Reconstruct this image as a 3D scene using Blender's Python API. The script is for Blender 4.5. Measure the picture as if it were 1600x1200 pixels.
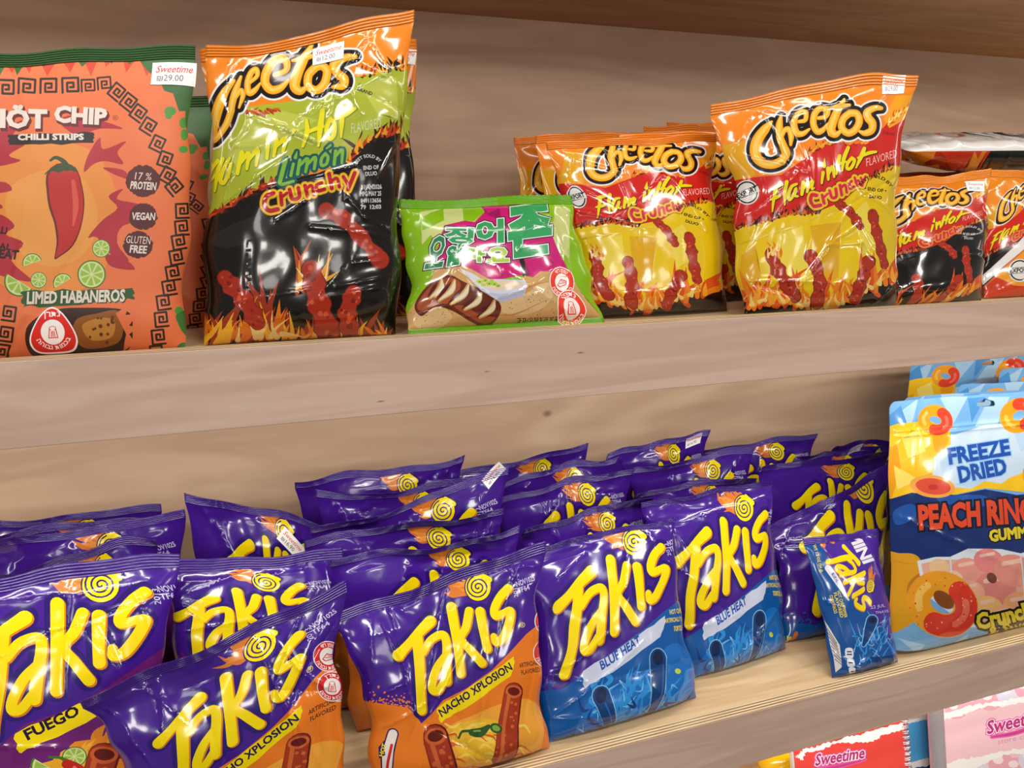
import bpy, math, random
import numpy as np
from mathutils import Vector, Matrix
from mathutils.geometry import delaunay_2d_cdt

for o in list(bpy.data.objects):
    bpy.data.objects.remove(o, do_unlink=True)
SC = bpy.context.scene
COL = SC.collection

# ------------------------------------------------------------------ camera
FPX = 1200.0                                   # focal length in pixels of a 1600 x 1200 picture
_h = (3516.0, 294.0)                           # where the shelf lines run together, from the picture centre
_ax = np.array([_h[0], _h[1], FPX]); _ax /= np.linalg.norm(_ax)
_pt = math.atan2(_h[1], FPX)
_az = np.array([0.0, math.cos(_pt), -math.sin(_pt)])
_ay = np.cross(_ax, _az); _ay *= np.sign(_ay[2])
RW = np.array([_ax, _ay, _az])                 # world = RW @ (right, up, forward)
EYE = np.array([0.0, 0.0, 1.5])
cam_data = bpy.data.cameras.new('camera')
cam = bpy.data.objects.new('camera', cam_data); COL.objects.link(cam)
cam_data.sensor_width = 36.0
cam_data.lens = 36.0 * FPX / 1600.0
cam_data.clip_start = 0.02
m = Matrix.Identity(4)
for i in range(3):
    m[i][0] = RW[i, 0]; m[i][1] = RW[i, 1]; m[i][2] = -RW[i, 2]; m[i][3] = EYE[i]
cam.matrix_world = m
SC.camera = cam

# ------------------------------------------------------------------ light
SC.view_settings.view_transform = 'Standard'
SC.view_settings.look = 'None'
SC.view_settings.gamma = 1.0
SC.view_settings.exposure = -0.08
world = bpy.data.worlds.new('shop_light'); SC.world = world
world.use_nodes = True
bg = world.node_tree.nodes['Background']
bg.inputs[0].default_value = (1.0, 0.93, 0.87, 1); bg.inputs[1].default_value = 0.2

def area(name, loc, aim, sx, sy, power, col=(1, 0.95, 0.88)):
    L = bpy.data.lights.new(name, 'AREA'); L.shape = 'RECTANGLE'; L.size = sx; L.size_y = sy
    L.energy = power; L.color = col
    o = bpy.data.objects.new(name, L); COL.objects.link(o)
    o.location = loc
    o.rotation_euler = (Vector(aim) - Vector(loc)).to_track_quat('-Z', 'Y').to_euler()
    return o
# ceiling panels of the shop: a row just in front of the shelving, then rows farther off whose light comes in low
for x in (-0.6, 0.5, 1.6):
    area('ceiling_panel_light', (x, -0.5, 2.8), (x, 0.6, 1.0), 0.55, 0.14, 11)
for x in (-1.1, 0.5, 2.1):
    area('ceiling_panel_light', (x, -2.6, 2.75), (x * .7, 0.9, 1.2), 0.6, 0.3, 5)
for x in (-4.2, -1.6, 1.0, 3.6, 6.2):
    area('ceiling_panel_light', (x, -5.5, 2.75), (x * .4, 0.9, 1.2), 0.6, 0.6, 30)
# strip lamps under the shelves, behind their fascias; the topmost one is added
area('shelf_strip_light', (1.0, 0.745, 1.748), (1.0, 1.0, 1.3), 3.6, 0.012, 2.4, (1, 0.93, 0.86))  # added fill under the top shelf, brightens the upper back panel
area('shelf_strip_light', (1.0, 0.745, 1.332), (1.0, 0.95, 0.9), 3.6, 0.012, 7.5, (1, 0.93, 0.85))
area('shelf_strip_light', (1.0, 0.735, 0.815), (1.0, 0.80, 0.4), 3.6, 0.012, 7, (1, 0.95, 0.9))
# ------------------------------------------------------------------ helpers: picture <-> place
def project(P):
    c = (np.asarray(P, float) - EYE) @ RW
    return np.stack([800 + FPX * c[..., 0] / c[..., 2], 600 - FPX * c[..., 1] / c[..., 2]], -1)

def at(px, py, Y):
    """the point of the place seen at (px, py), at depth Y into the shelf"""
    d = RW @ np.array([px - 800, 600 - py, FPX])
    return EYE + d * (Y / d[1])

def foot(px, Y, Z):
    """the point at depth Y and height Z seen in picture column px"""
    a = np.array([0, Y, Z]) - EYE
    k = (px - 800) / FPX
    c0 = a @ RW; dx = RW[0]
    return np.array([(k * c0[2] - c0[0]) / (dx[0] - k * dx[2]), Y, Z])

# ------------------------------------------------------------------ helpers: materials
def lin(h):
    if isinstance(h, str):
        h = h.lstrip('#'); c = [int(h[i:i + 2], 16) / 255 for i in (0, 2, 4)]
    else:
        c = h
    return tuple(x / 12.92 if x <= 0.04045 else ((x + 0.055) / 1.055) ** 2.4 for x in c) + (1,)

_mats = {}
def film(hexcol, kind='gloss'):
    """printed packaging film: one procedural material per ink"""
    key = (hexcol, kind)
    if key in _mats: return _mats[key]
    mt = bpy.data.materials.new('film_' + kind); mt.use_nodes = True
    nt = mt.node_tree; b = nt.nodes['Principled BSDF']
    rough, coat, bump = {'gloss': (0.16, 0.5, 0.025), 'matte': (0.45, 0.0, 0.06), 'foil': (0.2, 0.8, 0.14), 'paper': (0.7, 0.0, 0.02)}[kind]
    b.inputs['Base Color'].default_value = tuple(x * (1 if kind == 'paper' else 0.78) for x in lin(hexcol)[:3]) + (1,)
    b.inputs['Specular IOR Level'].default_value = 0.4
    b.inputs['Roughness'].default_value = rough
    b.inputs['Coat Weight'].default_value = coat
    b.inputs['Coat Roughness'].default_value = 0.07
    tc = nt.nodes.new('ShaderNodeTexCoord')
    nz = nt.nodes.new('ShaderNodeTexNoise'); nz.inputs['Scale'].default_value = 55; nz.inputs['Detail'].default_value = 2
    bp = nt.nodes.new('ShaderNodeBump'); bp.inputs['Strength'].default_value = bump; bp.inputs['Distance'].default_value = 0.004
    nt.links.new(tc.outputs['Object'], nz.inputs['Vector'])
    nt.links.new(nz.outputs['Fac'], bp.inputs['Height'])
    nt.links.new(bp.outputs['Normal'], b.inputs['Normal'])
    if coat: nt.links.new(bp.outputs['Normal'], b.inputs['Coat Normal'])
    _mats[key] = mt
    return mt

def simple(name, col, rough=0.5, metal=0.0, noise=0.0, **kw):
    key = (name, col)
    if key in _mats: return _mats[key]
    mt = bpy.data.materials.new(name); mt.use_nodes = True
    nt = mt.node_tree; b = nt.nodes['Principled BSDF']
    b.inputs['Base Color'].default_value = lin(col); b.inputs['Roughness'].default_value = rough; b.inputs['Metallic'].default_value = metal
    for k, v in kw.items(): b.inputs[k.replace('_', ' ')].default_value = v
    if noise:
        tc = nt.nodes.new('ShaderNodeTexCoord')
        nz = nt.nodes.new('ShaderNodeTexNoise'); nz.inputs['Scale'].default_value = 60
        bp = nt.nodes.new('ShaderNodeBump'); bp.inputs['Strength'].default_value = noise; bp.inputs['Distance'].default_value = 0.002
        nt.links.new(tc.outputs['Object'], nz.inputs['Vector'])
        nt.links.new(nz.outputs['Fac'], bp.inputs['Height']); nt.links.new(bp.outputs['Normal'], b.inputs['Normal'])
    _mats[key] = mt
    return mt

# ------------------------------------------------------------------ helpers: objects
def thing(name, label, cat, group=None, loc=(0, 0, 0)):
    o = bpy.data.objects.new(name, None); COL.objects.link(o)
    o.location = loc; o.empty_display_size = 0.03
    o['label'] = label; o['category'] = cat
    if group: o['group'] = group
    return o

def mesh_obj(name, V, F, mats, mi=None, parent=None, N=None, smooth=True):
    """one mesh object from arrays; V in world space, stored relative to the parent's base"""
    V = np.asarray(V, float)
    off = np.array(parent.matrix_basis.translation if parent and parent.parent is None else (0, 0, 0)) if parent else np.zeros(3)
    root = parent
    while root is not None and root.parent is not None: root = root.parent
    off = np.array(root.location) if root else np.zeros(3)
    me = bpy.data.meshes.new(name)
    if isinstance(F, np.ndarray):
        k = F.shape[1]
        me.vertices.add(len(V)); me.vertices.foreach_set('co', (V - off).astype(np.float32).ravel())
        me.loops.add(F.size); me.loops.foreach_set('vertex_index', F.astype(np.int32).ravel())
        me.polygons.add(len(F)); me.polygons.foreach_set('loop_start', np.arange(0, F.size, k, dtype=np.int32))
        me.update(calc_edges=True)
    else:
        me.from_pydata([tuple(v) for v in (V - off)], [], F)
    for mt in (mats if isinstance(mats, list) else [mats]): me.materials.append(mt)
    if mi is not None: me.polygons.foreach_set('material_index', np.asarray(mi, np.int32))
    me.polygons.foreach_set('use_smooth', np.full(len(me.polygons), bool(smooth)))
    me.update(); me.validate()
    if N is not None and len(me.vertices) == len(N):
        me.normals_split_custom_set_from_vertices(np.asarray(N, float))
    o = bpy.data.objects.new(name, me); COL.objects.link(o)
    if parent: o.parent = parent
    return o

def tag(o, label, cat, group=None):
    o['label'] = label; o['category'] = cat
    if group: o['group'] = group
    return o

def box_arrays(lo, hi):
    x0, y0, z0 = lo; x1, y1, z1 = hi
    V = [(x0, y0, z0), (x1, y0, z0), (x1, y1, z0), (x0, y1, z0), (x0, y0, z1), (x1, y0, z1), (x1, y1, z1), (x0, y1, z1)]
    F = [(0, 3, 2, 1), (4, 5, 6, 7), (0, 1, 5, 4), (1, 2, 6, 5), (2, 3, 7, 6), (3, 0, 4, 7)]
    return V, F

# ------------------------------------------------------------------ helpers: flat artwork
def smooth_line(P, n=8, closed=False):
    P = np.asarray(P, float)
    if len(P) < 3 and not closed: 
        return P
    out = []
    m_ = len(P)
    rng = range(m_) if closed else range(m_ - 1)
    for i in rng:
        p0 = P[(i - 1) % m_] if closed or i > 0 else 2 * P[0] - P[1]
        p1 = P[i]; p2 = P[(i + 1) % m_]
        p3 = P[(i + 2) % m_] if closed or i + 2 < m_ else 2 * P[-1] - P[-2]
        t = np.linspace(0, 1, n, endpoint=False)[:, None]
        out.append(0.5 * (2 * p1 + (p2 - p0) * t + (2 * p0 - 5 * p1 + 4 * p2 - p3) * t ** 2 + (3 * p1 - p0 - 3 * p2 + p3) * t ** 3))
    out = np.concatenate(out)
    return out if closed else np.concatenate([out, P[-1:]])

def area2(L):
    x, y = L[:, 0], L[:, 1]
    return float(np.sum(x * np.roll(y, -1) - np.roll(x, -1) * y))

def ccw(L): return L if area2(L) > 0 else L[::-1]

def stroke(P, w, grow=0.0, n=6, cap=6):
    """closed outline of a brush line; w one width or one per point"""
    P = np.asarray(P, float)
    w = np.full(len(P), w, float) if np.isscalar(w) else np.asarray(w, float)
    Q = smooth_line(np.column_stack([P, w]), n)
    P, w = Q[:, :2], np.maximum(Q[:, 2] / 2 + grow, 0.05)
    d = np.gradient(P, axis=0); d /= np.linalg.norm(d, axis=1)[:, None] + 1e-9
    nrm = np.column_stack([-d[:, 1], d[:, 0]])
    L = P + nrm * w[:, None]; R_ = P - nrm * w[:, None]
    def capat(c, dr, r):
        a0 = math.atan2(dr[1], dr[0])
        t = np.linspace(a0 + math.pi / 2, a0 - math.pi / 2, cap + 2)[1:-1]
        return np.column_stack([c[0] + r * np.cos(t), c[1] + r * np.sin(t)])
    return ccw(np.concatenate([L, capat(P[-1], d[-1], w[-1]), R_[::-1], capat(P[0], -d[0], w[0])]))

def disc(c, r, ry=None, n=28, rot=0.0):
    t = np.linspace(0, 2 * math.pi, n, endpoint=False)
    x, y = r * np.cos(t), (ry or r) * np.sin(t)
    return np.column_stack([c[0] + x * math.cos(rot) - y * math.sin(rot), c[1] + x * math.sin(rot) + y * math.cos(rot)])

def blob(P, n=6): return ccw(smooth_line(P, n, True))
def poly(P): return ccw(np.asarray(P, float))

def jag(P, amp, n=5, seed=1):
    """a rough torn edge along a closed outline"""
    r = np.random.RandomState(seed); P = np.asarray(P, float); out = []
    for i in range(len(P)):
        a, b = P[i], P[(i + 1) % len(P)]
        nn = np.array([-(b - a)[1], (b - a)[0]]); nn /= np.linalg.norm(nn) + 1e-9
        for k in range(n):
            out.append(a + (b - a) * k / n + nn * (r.uniform(-amp, amp) if k else 0))
    return ccw(np.array(out))

def offset_loops(loops, d):
    out = []
    for L in loops:
        L = np.asarray(L); a = L - np.roll(L, 1, 0); b = np.roll(L, -1, 0) - L
        a /= np.linalg.norm(a, axis=1)[:, None] + 1e-9; b /= np.linalg.norm(b, axis=1)[:, None] + 1e-9
        na = np.column_stack([a[:, 1], -a[:, 0]]); nb = np.column_stack([b[:, 1], -b[:, 0]])
        nn = na + nb; l2 = np.sum(nn * nn, 1)[:, None]
        out.append(L + nn * np.minimum(2.0 / np.maximum(l2, 0.5), 1.6) * d)
    return out

_glyphs = {}
def glyphs(txt):
    """outlines of a line of text, one unit high"""
    if txt in _glyphs: return _glyphs[txt]
    cu = bpy.data.curves.new('lettering', 'FONT'); cu.body = txt; cu.resolution_u = 2
    ob = bpy.data.objects.new('lettering', cu); COL.objects.link(ob)
    bpy.context.view_layer.update()
    me = ob.evaluated_get(bpy.context.evaluated_depsgraph_get()).to_mesh()
    V = np.array([v.co[:2] for v in me.vertices]) if len(me.vertices) else np.zeros((0, 2))
    key = {}; idx = []
    for v in V:
        idx.append(key.setdefault((round(v[0], 4), round(v[1], 4)), len(key)))
    pts = np.array(list(key.keys()))
    he = {}
    for p in me.polygons:
        vs = [idx[i] for i in p.vertices]
        if p.normal.z < 0: vs = vs[::-1]
        for a, b in zip(vs, vs[1:] + vs[:1]):
            if a != b: he[(a, b)] = 1
    nxt = {}
    for a, b in he:
        if (b, a) not in he: nxt.setdefault(a, []).append(b)
    loops = []
    while nxt:
        s = next(iter(nxt)); L = []; a = s
        while a in nxt:
            L.append(a); b = nxt[a].pop()
            if not nxt[a]: del nxt[a]
            a = b
            if a == s: break
        if len(L) > 2: loops.append(pts[L])
    bpy.data.objects.remove(ob, do_unlink=True); bpy.data.curves.remove(cu)
    _glyphs[txt] = loops
    return loops

def text(txt, org, size, ang=0.0, shear=0.0, xs=1.0, fat=0.0, center=False, flip=-1, width=None):
    """loops of a line of text; flip -1: artwork y runs down the picture. ang in degrees, rising."""
    loops = glyphs(txt)
    if not loops: return []
    allp = np.concatenate(loops); x0, x1 = allp[:, 0].min(), allp[:, 0].max()
    if width: xs = width / ((x1 - x0) * size)
    a = math.radians(ang); out = []
    for L in (offset_loops(loops, fat) if fat else loops):
        x = (L[:, 0] - ((x0 + x1) / 2 if center else x0)) * xs + shear * L[:, 1]; y = L[:, 1]
        X = x * math.cos(a) - y * math.sin(a); Y = x * math.sin(a) + y * math.cos(a)
        L2 = np.column_stack([org[0] + size * X, org[1] + flip * size * Y])
        out.append(L2[::-1] if flip < 0 else L2)
    return out

def boxtext(txt, x0, y0, x1, y1, ang=0.0, shear=0.0, fat=0.0):
    """one word stretched into a box of the drawing (y runs down), turned and slanted"""
    loops = glyphs(txt); loops = offset_loops(loops, fat) if fat else loops
    al = np.concatenate(loops); lo, hi = al.min(0), al.max(0); a = math.radians(ang); out = []
    for L in loops:
        q = (L - (lo + hi) / 2) / (hi - lo); X = q[:, 0] * (x1 - x0) + shear * q[:, 1] * (y1 - y0); Y = q[:, 1] * (y1 - y0)
        L2 = np.column_stack([(x0 + x1) / 2 + X * math.cos(a) - Y * math.sin(a), (y0 + y1) / 2 - X * math.sin(a) - Y * math.cos(a)])
        out.append(L2[::-1])
    return out

def arc_text(txt, c, r, size, a0, a1, fat=0.0, inside=False, flip=-1):
    """text bent round a circle from angle a0 to a1 (degrees, anticlockwise from the right)"""
    loops = glyphs(txt)
    if not loops: return []
    if fat: loops = offset_loops(loops, fat)
    allp = np.concatenate(loops); x0, x1 = allp[:, 0].min(), allp[:, 0].max(); out = []
    for L in loops:
        t = np.radians(a0 + (L[:, 0] - x0) / (x1 - x0) * (a1 - a0))
        R_ = r + size * L[:, 1] * (-1 if inside else 1)
        L2 = np.column_stack([c[0] + R_ * np.cos(t), c[1] + flip * R_ * np.sin(t)])
        out.append(L2)
    s = sum(area2(L) for L in out)
    return out if s > 0 else [L[::-1] for L in out]

def clip_rect(L, x0, y0, x1, y1):
    def half(P, k, lim, sgn):
        if len(P) == 0: return P
        d = sgn * (P[:, k] - lim); out = []
        for i in range(len(P)):
            j = (i + 1) % len(P)
            if d[i] >= 0: out.append(P[i])
            if (d[i] >= 0) != (d[j] >= 0):
                t = d[i] / (d[i] - d[j]); out.append(P[i] + (P[j] - P[i]) * t)
        return np.array(out)
    for k, lim, s in ((0, x0, 1), (0, x1, -1), (1, y0, 1), (1, y1, -1)):
        L = half(L, k, lim, s)
    return L

def winding(P, L):
    w = np.zeros(len(P), int)
    lo, hi = L.min(0), L.max(0)
    ins = np.where((P[:, 0] >= lo[0]) & (P[:, 0] <= hi[0]) & (P[:, 1] >= lo[1]) & (P[:, 1] <= hi[1]))[0]
    if not len(ins): return w
    x, y = P[ins, 0], P[ins, 1]
    o = np.argsort(y); ins, x, y = ins[o], x[o], y[o]; acc = np.zeros(len(ins), int)
    A, B = L, np.roll(L, -1, 0)
    i0 = np.searchsorted(y, np.minimum(A[:, 1], B[:, 1]), 'left'); i1 = np.searchsorted(y, np.maximum(A[:, 1], B[:, 1]), 'left')
    for k in np.nonzero(i1 > i0)[0]:
        (ax, ay), (bx, by) = A[k], B[k]; sl = slice(i0[k], i1[k])
        cr = (bx - ax) * (y[sl] - ay) - (by - ay) * (x[sl] - ax)
        if by > ay: acc[sl] += cr > 0
        else: acc[sl] -= cr < 0
    w[ins] = acc
    return w

def compile_art(W, H, base, layers, vmax=1.0, vmin=0.0, step=5.0, kind='gloss', pleats=()):
    """layers [(ink, [loops in 0..1 artwork space])], later ones on top -> one conforming triangulation"""
    S = np.array([W, H])
    nx = max(8, int(W / step)); ny = max(8, int(H * (vmax - vmin) / step))
    us = 0.5 - 0.5 * np.cos(np.linspace(0, math.pi, nx + 1)); us = 0.45 * us + 0.55 * np.linspace(0, 1, nx + 1)
    vs = vmin + (vmax - vmin) * np.linspace(0, 1, ny + 1)
    gu, gv = np.meshgrid(us, vs)
    gu = gu.copy(); gu[1::2, 1:-1] += 0.5 * (us[1] - us[0]) * 0.8
    pts = [Vector(p) for p in np.column_stack([gu.ravel(), gv.ravel()]) * S]
    for a, b, h, w in pleats:                     # more points along sharp folds (metres -> artwork mm)
        a, b, w = np.asarray(a) * 1000, np.asarray(b) * 1000, w * 1000
        L_ = np.linalg.norm(b - a); d = (b - a) / (L_ + 1e-9); q = np.array([-d[1], d[0]])
        for t in np.linspace(0, 1, max(3, int(L_ / 3))):
            for o in (-1.8, -.7, 0, .7, 1.8):
                c = a + (b - a) * t + q * o * w
                if 0.5 < c[0] < W - .5 and vmin * H + .5 < c[1] < vmax * H - .5: pts.append(Vector(c))
    edges = []
    x0, y0, x1, y1 = 0, vmin * H, W, vmax * H
    base_i = len(pts)
    for c in ((x0, y0), (x1, y0), (x1, y1), (x0, y1)): pts.append(Vector(c))
    for k in range(4): edges.append((base_i + k, base_i + (k + 1) % 4))
    use = []
    for ink, loops in layers:
        keep = []
        for L in loops:
            L = np.asarray(L, float) * S
            if len(L) < 3 or not np.all(np.isfinite(L)): continue
            C = clip_rect(L, x0, y0, x1, y1)
            if len(C) < 3: continue
            d = np.linalg.norm(C - np.roll(C, 1, 0), axis=1); C = C[d > 1e-3]
            if len(C) < 3: continue
            keep.append(C); i0 = len(pts)
            pts.extend(Vector(p) for p in C)
            edges.extend((i0 + k, i0 + (k + 1) % len(C)) for k in range(len(C)))
        use.append((ink, keep))
    r = delaunay_2d_cdt(pts, edges, [], 0, 1e-4, False)
    V = np.array([v[:] for v in r[0]]); F = np.array([f for f in r[2] if len(f) == 3], int)
    a, b, c = V[F[:, 0]], V[F[:, 1]], V[F[:, 2]]
    ar = np.abs((b - a)[:, 0] * (c - a)[:, 1] - (b - a)[:, 1] * (c - a)[:, 0])
    F = F[ar > 1e-6]; cen = V[F].mean(1)
    inks = [base]; mi = np.zeros(len(F), int)
    for ink, loops in use:
        w = np.zeros(len(F), int)
        for L in loops: w += winding(cen, L)
        hit = w != 0
        if not hit.any(): continue
        if ink not in inks: inks.append(ink)
        mi[hit] = inks.index(ink)
    sg = (V[F[:, 1]] - V[F[:, 0]]); sh = (V[F[:, 2]] - V[F[:, 0]])
    neg = sg[:, 0] * sh[:, 1] - sg[:, 1] * sh[:, 0] < 0
    F[neg] = F[neg][:, ::-1]
    return dict(uv=V / S, F=F, mi=mi, inks=inks, kind=kind, W=W, H=H)

# ------------------------------------------------------------------ the bag: a filled pillow between two crimped seals
class Bag:
    """q: corners top left, top right, bottom right, bottom left (world); Tf, Tb: how far front and back swell (m)"""
    def __init__(s, q, Tf=0.03, Tb=0.03, seal=0.05, seed=0, crease=10, amp=1.0, pinch=0.04, fold=0.0, wave=0.004, gather=1.0,
                 bottom=0.14, top=0.5, bow=0.0, bseal=0.0, seg=None, fold_at=0.82, ragged=0.012, rip=0.006):
        s.q = [np.asarray(c, float) for c in q]; s.Tf, s.Tb, s.seal = Tf, Tb, seal
        s.W = (np.linalg.norm(s.q[1] - s.q[0]) + np.linalg.norm(s.q[2] - s.q[3])) / 2
        s.H = (np.linalg.norm(s.q[0] - s.q[3]) + np.linalg.norm(s.q[1] - s.q[2])) / 2
        ex = (s.q[1] - s.q[0]) + (s.q[2] - s.q[3]); ey = (s.q[0] - s.q[3]) + (s.q[1] - s.q[2])
        n = np.cross(ex, ey); s.n = n / np.linalg.norm(n)
        s.fold_at, s.ragged, s.rip = fold_at, ragged, rip
        s.pinch, s.fold, s.wave, s.bot, s.top, s.bow, s.bseal = pinch, fold, wave, bottom, top, bow, bseal
        r = np.random.RandomState(seed); s.r = r
        s.ph = r.uniform(0, 6.28, 12); s.gather = gather; s.amp = amp
        s.cr = []; s.lines = []
        for k in range(crease):
            e = r.randint(4)
            if e == 0: a = (r.uniform(0.05, .95), 1 - seal); ang = r.normal(-1.57, .6)
            elif e == 1: a = (r.uniform(0.05, .95), 0.0); ang = r.normal(1.57, .6)
            elif e == 2: a = (0.0, r.uniform(.1, .9)); ang = r.normal(0, .7)
            else: a = (1.0, r.uniform(.1, .9)); ang = r.normal(3.14, .7)
            a = np.array(a) * (s.W, s.H)
            L = r.uniform(.2, .6) * s.W * 1.3
            s.cr.append((a, a + L * np.array([math.cos(ang), math.sin(ang)]), r.choice([-1, 1, 1]) * r.uniform(.6, 1.4) * 0.0016 * amp, r.uniform(.002, .005)))
        for a, b, h, w in (seg or []):
            s.cr.append((np.array(a) * (s.W, s.H), np.array(b) * (s.W, s.H), h, w))
    def swell(s, u, v):
        x = np.clip(np.abs(2 * u - 1), 0, 1)
        h = np.maximum(1 - x ** 2.6, 0) ** 0.62
        vt = 1 - s.seal
        a = np.clip((vt - v) / s.top, 0, 1); b = np.clip((v - s.bseal) / s.bot, 0, 1)
        return h * (np.sin(a * math.pi / 2) ** 0.85) * np.sqrt(np.maximum(b * (2 - b), 0))
    def mid(s, u, v):
        vt = 1 - s.seal
        g = np.sin(np.clip((vt - v) / 0.36, 0, 1) * math.pi / 2)
        uu = 0.5 + (u - 0.5) * (1 - s.pinch * np.clip(g, 0, 1))
        side = np.abs(2 * u - 1) ** 1.5 * np.sign(u - .5)
        uu = uu + s.ragged * side * g * (np.sin(v * 11 + s.ph[10] + 2 * (u > .5)) + .7 * np.sin(v * 23 + s.ph[11] + 3 * (u > .5)))
        vv = v + s.bow * np.clip(v, 0, 1) ** 2 * (1 - (2 * u - 1) ** 2)
        vv = vv + s.rip * np.clip((v - .6) / .4, 0, 1) ** 2 * (np.sin(u * 7.3 + s.ph[3]) + .6 * np.sin(u * 16 + s.ph[5]))
        U, V_ = uu[..., None], vv[..., None]
        P = (1 - V_) * ((1 - U) * s.q[3] + U * s.q[2]) + V_ * ((1 - U) * s.q[0] + U * s.q[1])
        k = np.clip((v - s.fold_at) / (1 - s.fold_at), 0, 1.4)
        f = s.fold * k ** 2 * (0.75 + 0.25 * np.sin(u * 4 + s.ph[0])) + s.wave * k * np.sin(u * 6.5 + s.ph[1]) + 0.5 * s.wave * k * np.sin(u * 15 + s.ph[2])
        return P + s.n * f[..., None]
    def rough(s, u, v):
        x, y = u * s.W, v * s.H
        edge = np.clip(np.minimum(u, 1 - u) / 0.06, 0, 1) * np.clip((1 - s.seal - v) / 0.03, 0, 1) * np.clip((v - s.bseal) / 0.04, 0, 1)
        d = 0.0
        for a, b, h, w in s.cr:
            ab = b - a; L2 = ab @ ab + 1e-12
            t = np.clip(((x - a[0]) * ab[0] + (y - a[1]) * ab[1]) / L2, 0, 1)
            dd = np.hypot(x - a[0] - t * ab[0], y - a[1] - t * ab[1])
            d = d + h * np.exp(-dd / w) * (1 - t ** 3) * 1.0
        for a, b, h, w in s.lines:
            ab = b - a; L2 = ab @ ab + 1e-12
            t = np.clip(((x - a[0]) * ab[0] + (y - a[1]) * ab[1]) / L2, 0, 1)
            dd = np.hypot(x - a[0] - t * ab[0], y - a[1] - t * ab[1])
            d = d + h * np.exp(-dd / w)
        ph = s.ph
        d = d + 0.0006 * s.amp * (np.sin(x * 95 + y * 40 + ph[3]) * np.sin(y * 80 - x * 30 + ph[4]) + 0.6 * np.sin(x * 120 - y * 70 + ph[5]) * np.sin(y * 60 + ph[6]))
        gt = np.exp(-np.maximum((1 - s.seal - v) * s.H, 0) / 0.022); gb = np.exp(-np.maximum((v - s.bseal) * s.H, 0) / 0.018)
        d = d + s.gather * 0.0008 * (gt * np.sin(u * 31 + ph[7]) * (0.6 + .4 * np.sin(u * 13 + ph[8])) + gb * np.sin(u * 27 + ph[9]))
        return d * edge
    def front(s, u, v, lift=0.0, rough=True):
        u = np.asarray(u, float); v = np.asarray(v, float)
        d = s.Tf * s.swell(u, v) + lift
        if rough: d = d + s.rough(u, v)
        return s.mid(u, v) + s.n * d[..., None]
    def back(s, u, v):
        d = s.Tb * s.swell(u, v) + 0.0004
        return s.mid(u, v) - s.n * d[..., None]
    def crease_px(s, lines):
        """sharp folds traced as picture lines [(points, height mm, width mm)]"""
        for pts, h, w in lines:
            uv = s.unprint(np.asarray(pts, float)) * (s.W, s.H)
            for a, b in zip(uv[:-1], uv[1:]): s.lines.append((a, b, h / 1000, w / 1000))
    def normals(s, u, v, e=0.0015):
        P1 = s.front(u + e, v) - s.front(u - e, v); P2 = s.front(u, v + e) - s.front(u, v - e)
        n = np.cross(P1, P2); l = np.linalg.norm(n, axis=-1, keepdims=True)
        return np.where(l > 1e-12, n / np.maximum(l, 1e-12), s.n)
    def unprint(s, px):
        """artwork place (u, v) under each picture point: the tracing laid flat"""
        px = np.asarray(px, float); shp = px.shape; px = px.reshape(-1, 2)
        uv = np.full(px.shape, 0.5); e = 0.01
        for it in range(22):
            cu = np.clip(uv, -0.2, 1.2)
            f0 = project(s.front(cu[:, 0], cu[:, 1], rough=False))
            fu = (project(s.front(cu[:, 0] + e, cu[:, 1], rough=False)) - project(s.front(cu[:, 0] - e, cu[:, 1], rough=False))) / (2 * e)
            fv = (project(s.front(cu[:, 0], cu[:, 1] + e, rough=False)) - project(s.front(cu[:, 0], cu[:, 1] - e, rough=False))) / (2 * e)
            r = px - f0; det = fu[:, 0] * fv[:, 1] - fu[:, 1] * fv[:, 0]
            det = np.where(np.abs(det) < 20, 20 * np.sign(det + 1e-9), det)
            du = (r[:, 0] * fv[:, 1] - r[:, 1] * fv[:, 0]) / det; dv = (fu[:, 0] * r[:, 1] - fu[:, 1] * r[:, 0]) / det
            uv = np.clip(cu + 0.7 * np.clip(np.column_stack([du, dv]), -.15, .15), -0.25, 1.25)
        return uv.reshape(shp)

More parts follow.
